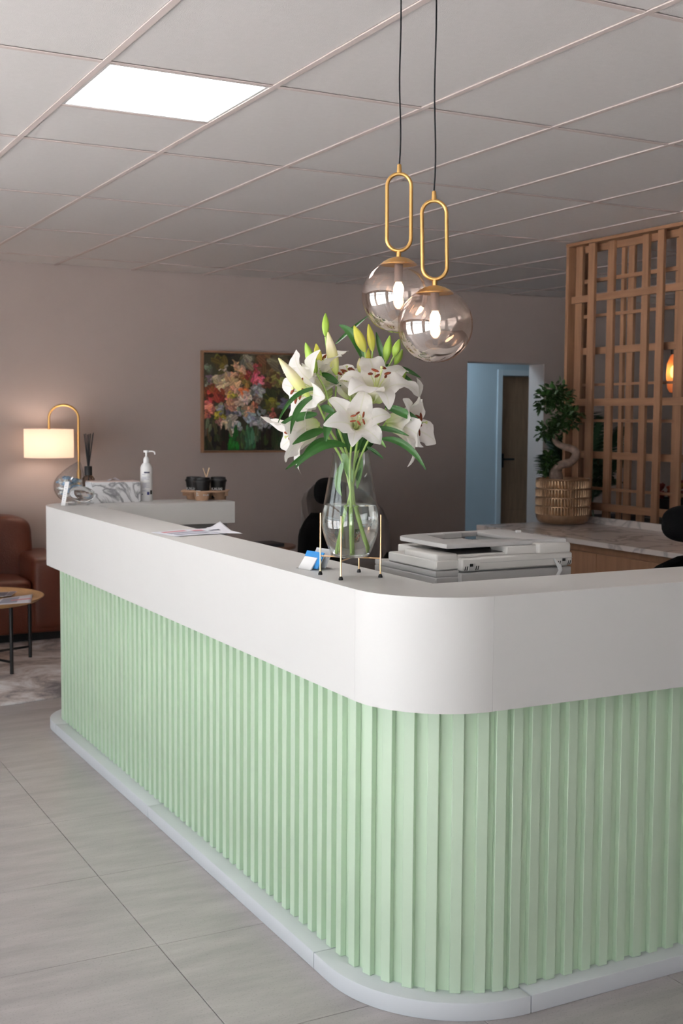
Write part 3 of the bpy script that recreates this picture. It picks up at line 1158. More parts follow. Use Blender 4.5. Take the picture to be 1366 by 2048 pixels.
# stem 3: upright left with four buds
s3 = lily_stem('cut lily reaching up left with four tall buds and a half hidden flower', [foot(0.02, 0.03), foot(0.006, 0.012, 0.12), q(700, 930, 0.02), q(672, 845, 0.0), q(650, 780, -0.02), q(634, 748, -0.03)], 0.0042)
bud(s3, q(633, 747, -0.03), q(611, 685, -0.04), 0.0145, M_budg)
stalk(s3, q(650, 785, 0), q(639, 735, 0.02))
bud(s3, q(639, 731, 0.02), q(632, 687, 0.02), 0.0115, M_budy)
stalk(s3, q(668, 830, 0.02), q(674, 752, 0.03))
bud(s3, q(673, 750, 0.03), q(656, 664, 0.02), 0.0165, M_budc)
stalk(s3, q(664, 790, 0.05), q(651, 674, 0.06))
bud(s3, q(651, 673, 0.06), q(651, 626, 0.06), 0.0105, M_budg)
lily(s3, q(650, 775, 0.06), dirn(-0.25, 1, 0.15), 1.1, 0.2, 0.85)
leaf(s3, q(676, 826, -0.10), q(652, 883, -0.115), 0.0165, 0.0, ctrl=q(652, 838, -0.112))
leaf(s3, q(609, 738, 0.03), q(583, 729, 0.03), 0.007, 0.004)
leaf(s3, q(640, 815, -0.01), q(672, 830, -0.02), 0.012, 0.012)
# stem 4: the front flower
s4 = lily_stem('cut lily whose open white flower faces front, lower centre of the bunch', [foot(-0.004, -0.02), foot(0.0, -0.006, 0.10), q(700, 940, -0.02), q(703, 890, -0.05), q(709, 856, -0.06)], 0.004)
lily(s4, q(711, 860, -0.05), dirn(0.08, 0.42, 0.9), 1.0, 0.25, 0.90, curls=[1.0, 0.9, 1.05, 0.95, 0.9, 1.0])
leaf(s4, q(692, 892, -0.05), q(590, 937, -0.10), 0.0140, 0.0, ctrl=q(640, 872, -0.10))
leaf(s4, q(700, 905, 0.03), q(672, 850, 0.05), 0.017, 0.0)
leaf(s4, q(712, 902, 0.03), q(728, 850, 0.05), 0.015, 0.0)
leaf(s4, q(700, 900, 0.05), q(702, 845, 0.07), 0.018, 0.0)
# stem 5: big central flowers
s5 = lily_stem('cut lily with the largest open flower on top, brown anthers turned upward', [foot(-0.012, -0.03), foot(-0.002, -0.006, 0.12), q(708, 930, 0.0), q(720, 860, 0.0), q(738, 815, -0.02)], 0.0042)
lily(s5, q(748, 806, -0.04), dirn(0.14, 0.86, 0.55), 1.28, 0.62, 0.98)
stalk(s5, q(715, 880, 0.02), q(700, 795, 0.05))
lily(s5, q(704, 800, 0.07), dirn(-0.20, 0.95, 0.35), 1.15, 0.1, 0.9)
leaf(s5, q(716, 905, 0.04), q(752, 850, 0.06), 0.016, 0.0)
leaf(s5, q(706, 903, 0.05), q(682, 846, 0.07), 0.016, 0.0)
leaf(s5, q(640, 748, 0.02), q(682, 772, 0.0), 0.012, 0.01)
# stem 6: upper right buds
s6 = lily_stem('tallest cut lily, all green and yellow buds on slim stalks above the flowers', [foot(-0.03, 0.012), foot(-0.008, 0.008, 0.12), q(712, 930, 0.03), q(726, 840, 0.05), q(738, 760, 0.05), q(745, 735, 0.05)], 0.004)
for (b0, t0, w_, m_, d_) in (((730, 703), (708, 651), 0.0145, M_budy, 0.03), ((745, 702), (737, 648), 0.012, M_budy, 0.04), ((721, 745), (719, 716), 0.0095, M_budc, 0.07), ((735, 733), (737, 696), 0.0085, M_budy, 0.06),
                             ((772, 722), (780, 671), 0.0125, M_budg, 0.04), ((788, 712), (799, 678), 0.0115, M_budg, 0.02), ((790, 728), (805, 698), 0.0105, M_budg, 0.05)):
    st_ = (738 + (b0[0] - 738) * 0.35, 772 + (b0[1] - 720) * 0.2)
    stalk(s6, q(st_[0], st_[1], 0.05), q(b0[0], b0[1], d_), 0.0022, 0.006)
    bud(s6, q(b0[0], b0[1] + 1, d_), q(t0[0], t0[1], d_ - 0.01), w_, m_)
leaf(s6, q(727, 722, 0.06), q(678, 650, 0.05), 0.0150, 0.0, ctrl=q(712, 660, 0.05))
leaf(s6, q(672, 688, 0.10), q(737, 631, 0.13), 0.0105, 0.0, nrm=dirn(-0.4, 0.8, 0.6))
leaf(s6, q(768, 726, 0.07), q(752, 664, 0.06), 0.0095, 0.0)
leaf(s6, q(778, 729, 0.06), q(752, 764, 0.07), 0.0155, 0.0)
leaf(s6, q(783, 733, 0.06), q(842, 756, 0.05), 0.008, 0.012)
leaf(s6, q(722, 900, 0.02), q(742, 868, 0.03), 0.012, 0.0)
leaf(s6, q(725, 905, 0.05), q(762, 862, 0.08), 0.013, 0.01)
leaf(s6, q(790, 742, 0.07), q(834, 774, 0.08), 0.007, 0.008)
# stem 7: right
s7 = lily_stem('cut lily bending right with a drooping white flower and one short bud', [foot(-0.045, -0.02), foot(-0.012, 0.0, 0.12), q(716, 930, 0.0), q(742, 870, -0.01), q(764, 835, -0.01), q(786, 782, -0.02)], 0.0038)
bud(s7, q(786, 783, -0.02), q(813, 740, -0.03), 0.0120, M_budg)
stalk(s7, q(745, 880, 0.01), q(772, 845, 0.0))
lily(s7, q(771, 845, 0.01), dirn(1, -0.02, 0.3), 1.32, 0.5, 0.78, curls=[1.1, 0.9, 1.0, 0.8, 1.2, 0.9])
leaf(s7, q(770, 812, -0.05), q(845, 847, -0.07), 0.0140, 0.010)
leaf(s7, q(744, 856, -0.06), q(818, 872, -0.08), 0.0080, 0.014)
leaf(s7, q(762, 878, -0.03), q(852, 940, -0.05), 0.0115, 0.0, ctrl=q(815, 872, -0.04))
leaf(s7, q(748, 866, -0.05), q(772, 895, -0.06), 0.0065, 0.0, m=M_lleaf2)
leaf(s7, q(733, 893, 0.0), q(767, 918, 0.0), 0.006, 0.006)
# leaves inside the neck of the vase
leaf(s4, q(686, 905, -0.01), q(705, 965, -0.02), 0.013, 0.0, m=M_lleaf2)
leaf(s2, q(690, 920, 0.0), q(684, 992, -0.02), 0.0105, 0.0, m=M_lleaf2, ctrl=q(663, 965, -0.02))
leaf(s7, q(723, 912, 0.0), q(714, 978, 0.01), 0.010, 0.0, m=M_lleaf2)
leaf(s5, q(718, 915, 0.01), q(714, 962, 0.0), 0.011, 0.0)

# ---------------------------------------------------------------- small things on the counter
# business card holder with three slots
ch_c = on('z', ZT, 634, 1138)
hold = thing('card_holder', 'small clear and chrome business card holder behind the vase stand', 'card holder', ch_c)
cdir = dirn(1, 0, 0)
cdir.z = 0
cdir.normalize()
cdir = Matrix.Rotation(radians(38), 3, 'Z') @ cdir
cside = Vector((-cdir.y, cdir.x, 0))
F = frame(Vector((ch_c.x, ch_c.y, ZT)), cdir, cside, Vector((0, 0, 1)))
M_acr = thin_glass('clear_acrylic', (0.95, 0.96, 0.96, 1), 1.5, 0.12)
hb = MB()
hb.prism([(-0.042, -0.02), (0.042, -0.02), (0.042, 0.05), (-0.042, 0.05)], 0.0, 0.002, M=F)
hb.build('base_plate', M_acr, hold)
for k in range(3):
    xs = -0.038 + k * 0.026
    pr = [(xs, 0.0), (xs + 0.004, 0.0), (xs + 0.030, 0.052), (xs + 0.026, 0.055)]
    Mx = F @ frame(Vector((0, 0.045, 0)), Vector((1, 0, 0)), Vector((0, 0, 1)), Vector((0, -1, 0)))
    MB().prism([(p[0], p[1] * (0.65 + 0.25 * k / 2)) for p in pr], 0.0, 0.062, M=Mx).build('slot', M_plwhite, hold)
cd = MB()
Mx = F @ frame(Vector((0, 0.048, 0)), Vector((1, 0, 0)), Vector((0, 0, 1)), Vector((0, -1, 0)))
cd.prism([(-0.026, 0.006), (-0.0235, 0.004), (0.001, 0.05), (-0.0015, 0.052)], 0.0, 0.085, M=Mx)
tag(cd.build('business_card', M_blue), 'blue business cards standing in the holder behind the vase', 'card')
cd = MB()
cd.prism([(0.006, 0.006), (0.0085, 0.004), (0.034, 0.057), (0.0315, 0.059)], 0.004, 0.08, M=Mx)
tag(cd.build('business_card', mat('silver_card', srgb(206, 206, 208), 0.4)), 'pale grey business cards in the holder next to the blue ones', 'card')

# papers
def sheet(name, corners, z, label, cat, prints, lift=None, grp=None):
    c = [Vector((p[0], p[1], 0)) for p in corners]
    N = 10
    P_ = []
    for i in range(N + 1):
        row = []
        for j in range(N + 1):
            s, r = i / N, j / N
            p = c[0] * (1 - s) * (1 - r) + c[1] * s * (1 - r) + c[2] * s * r + c[3] * (1 - s) * r
            p.z = z + (lift(s, r) if lift else 0)
            row.append(p)
        P_.append(row)
    o = tag(MB().grid(P_).build(name, M_paper), label, cat, grp)
    md = o.modifiers.new('thick', 'SOLIDIFY')
    md.thickness = 0.0006
    md.offset = -1
    for (s0, s1, r0, r1, m_) in prints:
        pr = []
        for i in range(7):
            row = []
            for j in range(7):
                s, r = s0 + (s1 - s0) * i / 6, r0 + (r1 - r0) * j / 6
                p = c[0] * (1 - s) * (1 - r) + c[1] * s * (1 - r) + c[2] * s * r + c[3] * (1 - s) * r
                p.z = z + (lift(s, r) if lift else 0) + 0.0004
                row.append(p)
            pr.append(row)
        MB().grid(pr).build('print', m_, o)
    return o


A4 = [on('z', ZT, 303, 1066), on('z', ZT, 352, 1074), on('z', ZT, 452, 1068), on('z', ZT, 405, 1058)]
sheet('paper_form', A4, ZT + 0.0012, 'printed form with pink bars, lower sheet at the counter edge', 'paper',
      [(0.15, 0.32, 0.1, 0.55, M_inkr), (0.4, 0.6, 0.1, 0.8, M_ink), (0.68, 0.85, 0.1, 0.75, M_ink), (0.2, 0.4, 0.65, 0.95, M_inkr)], lambda s, r: 0.001 + 0.002 * sin(pi * r))
A4b = [on('z', ZT, 398, 1062), on('z', ZT, 442, 1069), on('z', ZT, 486, 1070), on('z', ZT, 440, 1058)]
sheet('paper_form', A4b, ZT + 0.004, 'white sheet with a lifted corner lying over the printed form', 'paper',
      [(0.3, 0.42, 0.1, 0.6, M_inkd)], lambda s, r: 0.002 + 0.012 * max(0, 0.45 - s) * (1 if r > 0.3 else 0.4) + 0.022 * max(0, r - 0.55) * max(0, 0.5 - s) * 4)

# candy jar: glass drop lying on its side with sweets inside
jc = on('z', ZT, 139, 1003)
jc = Vector((jc.x, jc.y, ZT))
px = (jc - CAM).dot(FW) / FPX
jar = thing('candy_jar', 'clear glass drop-shaped jar of wrapped sweets at the far counter corner', 'jar', jc)
JR = 31 * px
tipd = dirn(0.42, 1, 0).normalized()
Fj = frame(jc + Vector((0, 0, JR * 0.98)), tipd.cross(dirn(0, 0, 1)).normalized(), dirn(0, 0, 1).normalized(), tipd)
prof = [(0.0, -JR)] + [(JR * sin(a), -JR * cos(a)) for a in [0.2 * i for i in range(1, 9)]] + [(JR * 0.93, JR * 0.35), (JR * 0.7, JR * 0.85), (JR * 0.4, JR * 1.33), (JR * 0.12, JR * 1.68), (0.0, JR * 1.74)]
MB().lathe(prof, 32, M=Fj).build('jar_body', thin_glass('jar_glass', (0.88, 0.89, 0.90, 1), 1.45, 0.05), jar)
cm = [mat('blue_wrapper', srgb(150, 180, 206), 0.35), mat('white_wrapper', srgb(226, 226, 222), 0.35), mat('slate_wrapper', srgb(124, 152, 178), 0.35)]
cms = []
for m_ in cm:
    b = MB().sphere((0, 0, 0), (0.0105, 0.008, 0.008), u=10, v=7)
    b.lathe([(0.001, 0.009), (0.006, 0.0155)], 8, M=Matrix.Rotation(pi / 2, 4, 'Y'))
    b.lathe([(0.001, -0.009), (0.006, -0.0155)], 8, M=Matrix.Rotation(pi / 2, 4, 'Y'))
    cms.append(b.build('wrapped_sweet', m_))
rng = random.Random(3)
placed = []
tries = 0
used = [False] * 3
while len(placed) < 58 and tries < 9000:
    tries += 1
    p = Vector((rng.uniform(-1, 1), rng.uniform(-1, 1), rng.uniform(-1, 0.75))) * JR
    if p.length > JR * 0.80 or (Fj @ p).z > jc.z + JR * 1.55:
        continue
    wpt = Fj @ p
    if any((wpt - r_).length < 0.0125 for r_ in placed):
        continue
    placed.append(wpt)
    k = rng.choice([0, 0, 1, 2, 1])
    o = cms[k]
    if used[k]:
        o = cms[k].copy()
        C.objects.link(o)
    used[k] = True
    o.matrix_basis = Matrix.Translation(wpt) @ Matrix.Rotation(rng.uniform(0, 6), 4, 'Z') @ Matrix.Rotation(rng.uniform(0, 3), 4, 'X')
    tag(o, ['blue wrapped sweet inside the glass drop jar', 'white wrapped sweet inside the glass drop jar', 'slate blue wrapped sweet inside the glass drop jar'][k], 'sweet', ['blue sweets in the jar', 'white sweets in the jar', 'slate sweets in the jar'][k])

# small tent card in front of the jar
tcp = on('z', ZT, 126, 1011)
sc = (tcp - CAM).dot(FW) / FPX
rr = dirn(1, 0, 0)
rr.z = 0
rr.normalize()
ff = Vector((-rr.y, rr.x, 0))
card = thing('sign_strip', 'slim white sign leaning against the glass jar of sweets', 'sign', tcp)
Fs = frame(Vector((tcp.x, tcp.y, ZT)), rr, ff, Vector((0, 0, 1)))
lean = 9 * sc
MB().prism([(-4.2 * sc, 0), (4.2 * sc, 0), (4.2 * sc + lean, 48 * sc), (-4.2 * sc + lean, 48 * sc)], -0.002, 0.002, M=Fs @ frame(Vector((0, 0, 0)), Vector((1, 0, 0)), Vector((0, 0, 1)), Vector((0, -1, 0)))).build('strip', M_plwhite, card)
mk = MB()
for k, z in enumerate((10, 14, 18, 22, 26, 33, 38)):
    x0 = lean * z / 48
    mk.box(x0 - 1.5 * sc, x0 + (1.5 if k % 2 else 0.6) * sc, -0.0026, -0.0019, z * sc, (z + 1.0) * sc, M=Fs)
mk.build('print', M_ink, card)

# oval glass paperweight on a clear stand
pw = on('z', ZT, 163, 1010)
sc = (pw - CAM).dot(FW) / FPX
pwt = thing('glass_ornament', 'clear oval glass ornament on a small acrylic stand beside the jar', 'ornament', pw)
Fp = frame(Vector((pw.x, pw.y, ZT)), rr, ff, Vector((0, 0, 1)))
M_solid = mat('solid_glass', (0.97, 0.98, 0.98, 1), 0.01, trans=1.0, ior=1.42)
MB().sphere((0, 0, 0), (26 * sc, 11 * sc, 16 * sc), M=Fp @ Matrix.Translation((1 * sc, 0, 22 * sc)) @ Matrix.Rotation(0.15, 4, 'Y'), u=32, v=18).build('glass_body', M_solid, pwt)
MB().box(-25 * sc, -12 * sc, -8 * sc, 8 * sc, 0, 7.5 * sc, 0.001, M=Fp).box(-12 * sc, 24 * sc, -6 * sc, 6 * sc, 2.5 * sc, 5.5 * sc, 0.001, M=Fp).box(12 * sc, 15 * sc, -6 * sc, 6 * sc, 0, 2.5 * sc, M=Fp).build('clear_stand', thin_glass('stand_acrylic', (0.9, 0.9, 0.9, 1), 1.5, 0.15), pwt)

# reed diffuser
rd = on('z', ZT, 178, 1004)
rd = Vector((rd.x + 0.015, rd.y + 0.06, ZT))
sc = (rd - CAM).dot(FW) / FPX
dif = thing('reed_diffuser', 'smoky glass reed diffuser with black cap and black reeds', 'diffuser', rd)
MB().lathe([(0, 0), (11 * sc, 0), (12.3 * sc, 2 * sc), (12.3 * sc, 22 * sc), (11 * sc, 30 * sc), (12.6 * sc, 40 * sc), (12.2 * sc, 46 * sc), (8 * sc, 51 * sc), (6 * sc, 52 * sc), (0, 52 * sc)], 28, c=rd).build('bottle', M_brown, dif)
MB().lathe([(0, 52 * sc), (7.6 * sc, 52 * sc), (7.6 * sc, 69 * sc), (7 * sc, 70 * sc), (0, 70 * sc)], 24, c=rd).build('cap', M_black, dif)
for k, (dx, dyy) in enumerate(((-8, 3), (-4, -2), (-1.5, 4), (2.5, -3), (4.5, 2), (11, 0), (9, 3))):
    MB().tube([rd + Vector((0, 0, 20 * sc)) - rr * dx * 0.15 * sc, rd + Vector((0, 0, 69 * sc)) + rr * dx * 0.12 * sc, rd + Vector((0, 0, (137 - abs(dyy)) * sc)) + rr * dx * sc + ff * dyy * sc], 0.95 * sc, 6).build('reed', M_cable, dif)

# tissue box
tb = thing('tissue_box', 'white marbled tissue box with a tissue peaking out of its lid', 'tissue box', (0.73, 2.27, ZT))
MB().box(0.585, 0.847, 2.225, 2.352, ZT, ZT + 0.108, 0.002).build('box_body', M_marbox, tb)
MB().box(0.587, 0.845, 2.227, 2.350, ZT + 0.108, ZT + 0.112, 0.001).build('box_lid', mat('pink_edge', srgb(214, 196, 190), 0.4), tb)
tz = ZT + 0.111
MB().grid([[Vector((0.69 + 0.018 * i, 2.285 + 0.012 * j, tz + 0.02 * max(0, 1 - abs(i - 2 + 0.3 * j) / 2) * (1 - 0.2 * j))) for i in range(5)] for j in range(3)]).build('tissue', M_paper, tb)

# pump bottle
sb = on('z', ZT, 293, 1002)
sb = Vector((sb.x, sb.y, ZT))
sc = (sb - CAM).dot(FW) / FPX
bot = thing('sanitizer_bottle', 'white pump bottle of hand sanitizer with printed label beside the tissue box', 'bottle', sb)
MB().lathe([(0, 0), (11 * sc, 0), (12 * sc, 1.5 * sc), (12 * sc, 66 * sc), (10.5 * sc, 71 * sc), (6.6 * sc, 76 * sc), (0, 77 * sc)], 36, c=sb).build('bottle_body', M_plwhite, bot)
MB().lathe([(0, 75 * sc), (5.8 * sc, 75 * sc), (5.8 * sc, 84 * sc), (3.5 * sc, 88 * sc), (1.8 * sc, 89 * sc), (1.8 * sc, 97 * sc), (5.6 * sc, 97 * sc), (5.6 * sc, 101 * sc), (0, 102 * sc)], 24, c=sb).tube([sb + Vector((0, 0, 99 * sc)), sb + rr * 12 * sc + Vector((0, 0, 99.5 * sc)), sb + rr * 16.5 * sc + Vector((0, 0, 98 * sc)), sb + rr * 17.5 * sc + Vector((0, 0, 93 * sc))], 1.5 * sc, 8).build('pump', M_plwhite, bot)


def label_strip(c, R, a0, a1, z0, z1, m_, parent, name='print'):
    P_ = []
    for i in range(7):
        a = radians(a0 + (a1 - a0) * i / 6)
        dv = (rr * sin(a) - ff * cos(a)) * R
        P_.append([c + dv + Vector((0, 0, z0)), c + dv + Vector((0, 0, z1))])
    return MB().grid(P_).build(name, m_, parent)


RL = 12.12 * sc
label_strip(sb, RL, -12, 42, 56 * sc, 59 * sc, M_inkd, bot)
for z, a1 in ((53, 38), (48, 44), (46, 44), (44, 36), (42, 20), (36, 44), (34, 44), (32, 40), (30, 44), (28, 44), (26, 30), (22, 42), (20, 30)):
    label_strip(sb, RL, -36, a1 - 36 if z % 4 else a1, z * sc, (z + 0.9) * sc, M_ink, bot)
label_strip(sb, RL, 14, 38, 13 * sc, 19 * sc, mat('navy_print', srgb(58, 62, 120), 0.6), bot)
label_strip(sb, RL, 46, 74, 14 * sc, 22 * sc, M_black, bot)
label_strip(sb, RL, -40, -26, 13 * sc, 15 * sc, M_inkd, bot)

# coffee cups in a pulp carrier
cc = on('z', ZT, 412, 1000)
cc = Vector((cc.x + 0.005, cc.y + 0.03, ZT))
sc = (cc - CAM).dot(FW) / FPX
car = thing('cup_carrier', 'brown moulded cardboard carrier holding three black coffee cups', 'cup carrier', cc)
Fc = frame(cc, rr, ff, Vector((0, 0, 1)))
cb = MB()
hz = 18 * sc
cb.prism([(-45 * sc, -20 * sc), (-25 * sc, -34 * sc), (30 * sc, -34 * sc), (47 * sc, -20 * sc), (47 * sc, 26 * sc), (30 * sc, 38 * sc), (-25 * sc, 38 * sc), (-45 * sc, 26 * sc)], hz - 1.5 * sc, hz + 1.2 * sc, 0.0008, M=Fc)
for (dx, dy) in ((-4, -18), (-24, 10), (28, 6), (6, 24)):
    cb.lathe([(0, 0), (13 * sc, 0), (16.5 * sc, hz)], 16, c=(dx * sc, dy * sc, 0), M=Fc)
cb.box(-44 * sc, 46 * sc, -3 * sc, 3 * sc, 8 * sc, hz, M=Fc)
cb.build('carrier_tray', M_card, car)
M_ltr = mat('white_lettering', srgb(220, 220, 220), 0.6)


def cup(dx, dy, label, ang, txt):
    c0 = Fc @ Vector((dx * sc, dy * sc, 3 * sc))
    t = thing('coffee_cup', label, 'cup', c0, 'black takeaway cups in the carrier')
    MB().lathe([(0, 0), (12.3 * sc, 0), (12.6 * sc, 1 * sc), (16 * sc, 34 * sc), (0, 34 * sc)], 28, c=c0).build('cup_body', M_cup, t)
    MB().lathe([(17.0 * sc, 33 * sc), (17.6 * sc, 35 * sc), (16.8 * sc, 37.5 * sc), (15.4 * sc, 38.2 * sc), (15.0 * sc, 42 * sc), (13.4 * sc, 42.4 * sc), (13 * sc, 40.5 * sc), (0, 40.5 * sc)], 28, c=c0).build('lid', M_black, t)
    a = radians(ang)
    dv = (rr * sin(a) - ff * cos(a)).normalized()
    sd = (rr * cos(a) + ff * sin(a)).normalized()
    up_ = (Vector((0, 0, 1)) + dv * 0.1).normalized()
    nz = sd.cross(up_).normalized()
    if txt:
        text('KAUAI', 7.5 * sc, frame(c0 + dv * (15.05 * sc) + Vector((0, 0, 19 * sc)), sd, up_, nz), M_ltr, t, ext=0.0012)
    else:
        b = MB()
        for k in range(4):
            b.box(-9 * sc, (-5 + (k % 2) * 3) * sc, (2 + 3 * k) * sc, (3 + 3 * k) * sc, -0.0015, 0.0012, M=frame(c0 + dv * (13.6 * sc) + Vector((0, 0, 5 * sc)), sd, up_, nz))
        b.box(-10 * sc, -9.2 * sc, 0, 13 * sc, -0.0015, 0.0012, M=frame(c0 + dv * (13.6 * sc) + Vector((0, 0, 5 * sc)), sd, up_, nz))
        b.build('print', M_ltr, t)
        text('KAUAI', 4.6 * sc, frame(c0 + (rr * 0.62 - ff * 0.78) * (14.0 * sc) + Vector((0, 0, 8 * sc)), (rr * 0.78 + ff * 0.62).normalized(), (Vector((0, 0, 1)) + (rr * 0.62 - ff * 0.78) * 0.1).normalized(), (rr * 0.78 + ff * 0.62).normalized().cross((Vector((0, 0, 1)) + (rr * 0.62 - ff * 0.78) * 0.1).normalized())), M_ltr, t, ext=0.0012)
    return t


cup(-3, -18, 'front black coffee cup in the cardboard carrier, nearest the counter edge', 0, False)
cup(-23, 10, 'black coffee cup at the left back of the cardboard carrier', -10, True)
cup(26, 6, 'black coffee cup at the right of the carrier, white lettering facing out', -4, True)
for k, (x0, x1, lb) in enumerate(((-9, 7, 'thicker pale wooden stir stick leaning right above the cups'), (12, -6, 'thinner pale wooden stir stick leaning left above the cups'))):
    a_, b_ = Fc @ Vector((x0 * sc, 22 * sc, 8 * sc)), Fc @ Vector((x1 * sc, (20 + 4 * k) * sc, (63 - k) * sc))
    tag(MB().tube([a_, b_], (1.5 - 0.5 * k) * sc, 6).build('stir_stick', M_wood), lb, 'stir stick')

# ---------------------------------------------------------------- printer behind the counter
pr = thing('office_printer', 'light grey office printer with raised feeder tray behind the counter', 'printer', (0.92, -0.78, 0.75))
MB().box(0.662, 1.14, -0.98, -0.62, 0.752, 1.1285, 0.004).box(0.738, 1.139, -0.996, -0.975, 0.752, 1.1385, 0.003).prism([(0.662, -0.98), (0.74, -0.98), (0.74, -0.66), (0.662, -0.625)], 1.1285, 1.146, 0.003).box(0.74, 1.139, -0.975, -0.62, 1.1285, 1.142, 0.002).build('printer_body', M_printer2, pr)
MB().box(0.663, 0.74, -0.98, -0.705, 1.148, 1.176, 0.003).box(0.664, 0.738, -0.979, -0.797, 1.174, 1.194, 0.006, seg=3).box(0.735, 1.12, -0.975, -0.64, 1.148, 1.19, 0.003).build('scanner_base', M_printer, pr)
MB().box(0.745, 0.93, -0.965, -0.80, 1.1885, 1.1915, 0.001).build('scanner_glass', M_dgrey, pr)
lid = MB()
lid.box(0.7385, 1.1385, -1.0, -0.96, 1.144, 1.181, 0.004)
lid.box(0.80, 1.1385, -0.9995, -0.70, 1.168, 1.183, 0.004)
lid.box(0.905, 1.02, -0.985, -0.90, 1.18, 1.2085, 0.004)
lid.box(1.012, 1.1385, -0.995, -0.66, 1.178, 1.212, 0.010, seg=3)
lid.box(0.93, 1.02, -0.90, -0.66, 1.18, 1.196, 0.003)
lid.build('feeder_unit', M_printer, pr)
MB().box(0.80, 1.138, -1.0008, -0.9985, 1.1655, 1.1668).build('seam', M_printer2, pr)
# U-shaped feeder tray
zt0, zt1 = 1.209, 1.223
ty = MB()
fl = arc(0.745, -0.735, 0.05, 180, 95, 8)
ty.prism([(0.697, -0.982), (0.695, -0.74)] + fl + [(0.79, -0.672), (0.795, -0.72), (0.766, -0.892), (1.0, -0.915), (1.0, -0.982)], zt0, zt1, 0.003)
ty.prism([(0.79, -0.672), (1.04, -0.648), (1.04, -0.69), (0.795, -0.72)], zt0, zt1, 0.002)
ty.prism([(0.998, -0.95), (1.12, -0.99), (1.12, -0.64), (1.03, -0.645), (0.993, -0.7)], 1.2105, 1.2235, 0.003)
ty.build('feeder_tray', M_printer2, pr)
MB().prism([(0.79, -0.715), (0.93, -0.70), (0.93, -0.905), (0.766, -0.892)], 1.205, 1.2085, M=Matrix.Translation((0, 0, -0.002))).build('tray_floor', M_printer2, pr)
MB().box(0.86, 0.93, -0.712, -0.702, 1.206, 1.226, 0.003).build('paper_guide', M_printer2, pr)
MB().box(0.93, 0.992, -0.90, -0.70, 1.196, 1.2). build('feed_slot', M_dark, pr)
MB().box(0.80, 0.905, -0.90, -0.72, 1.1945, 1.203).build('under_tray_shade', M_dark, pr)  # dark block put in for the shade under the feeder tray
for xc in (0.772, 1.107):
    cp_ = MB().box(xc - 0.011, xc + 0.011, -1.003, -0.997, 1.144, 1.167, 0.001).build('hinge_clip', M_printer2, pr)
    MB().box(xc - 0.009, xc + 0.002, -1.0042, -1.0028, 1.157, 1.165).build('notch', M_dark, cp_)
    b = MB()
    for k in range(2):
        for sgn in (-1, 1):
            xo = xc + sgn * (0.0155 + 0.007 * k) - 0.004
            b.add([(xo, -1.0015, 1.146), (xo + 0.0032, -1.0015, 1.146), (xo + 0.0062, -1.0015, 1.158), (xo + 0.003, -1.0015, 1.158)], [(0, 1, 2, 3)])
    b.build('vent_slots', M_dark, cp_)
MB().box(1.095, 1.112, -0.775, -0.765, 1.222, 1.2305, 0.001).build('paper_tab', M_plwhite, pr)
rb = [on('y', -1.008, *p) for p in ((1108, 1117), (1112, 1124), (1118, 1131), (1120, 1140), (1114, 1153))]
MB().grid([[p - rr * w_ + Vector((0, -0.004 * (i % 2), 0)), p + Vector((0, -0.003, 0)), p + rr * w_] for i, (p, w_) in enumerate(zip(rb, (0.003, 0.006, 0.0075, 0.007, 0.006)))]).build('ribbon', M_plwhite, pr)

# ---------------------------------------------------------------- credenza
ZW = 0.93
cr = thing('credenza', 'long low oak cabinet with marble worktop in front of the slatted screen', 'cabinet', (3.42, 0.9, 0))
WX0, WX1, WY0, WY1 = 3.035, 3.80, -0.9, 2.30
MB().box(WX0, WX1, WY0, WY1, ZW - 0.028, ZW, 0.002).build('worktop', M_marble, cr)
MB().box(WX0 + 0.001, WX1, WY1 - 0.028, WY1 - 0.001, 0, ZW - 0.0285, 0.001).build('end_panel', M_marble, cr)
MB().box(WX1 - 0.022, WX1, WY0, 2.22, ZW, 0.972, 0.001).build('backsplash', M_marble, cr)
MB().box(WX0 + 0.05, WX1, WY0 + 0.02, WY1 - 0.03, 0.0, ZW - 0.03).build('carcass', M_oakc, cr)
ysd = [-0.86, -0.34, 0.168, 0.676, 1.186, 1.70, 2.262]
for a_, b_ in zip(ysd[:-1], ysd[1:]):
    MB().box(WX0 + 0.022, WX0 + 0.046, a_ + 0.002, b_ - 0.002, 0.08, 0.862, 0.001).build('door', M_oakc, cr)
MB().box(WX0 + 0.04, WX0 + 0.05, WY0 + 0.02, WY1 - 0.03, 0.864, ZW - 0.029).build('finger_groove', M_oakc, cr)

# bonsai in its patterned pot
pc = Vector((3.585, 2.15, ZW))
bon = thing('potted_bonsai', 'twisted fig bonsai in an embossed bronze pot on the marble cabinet', 'potted plant', pc)
pk = (pc - CAM).dot(FW) / FPX
HR, PH = 54 * pk, 91 * pk


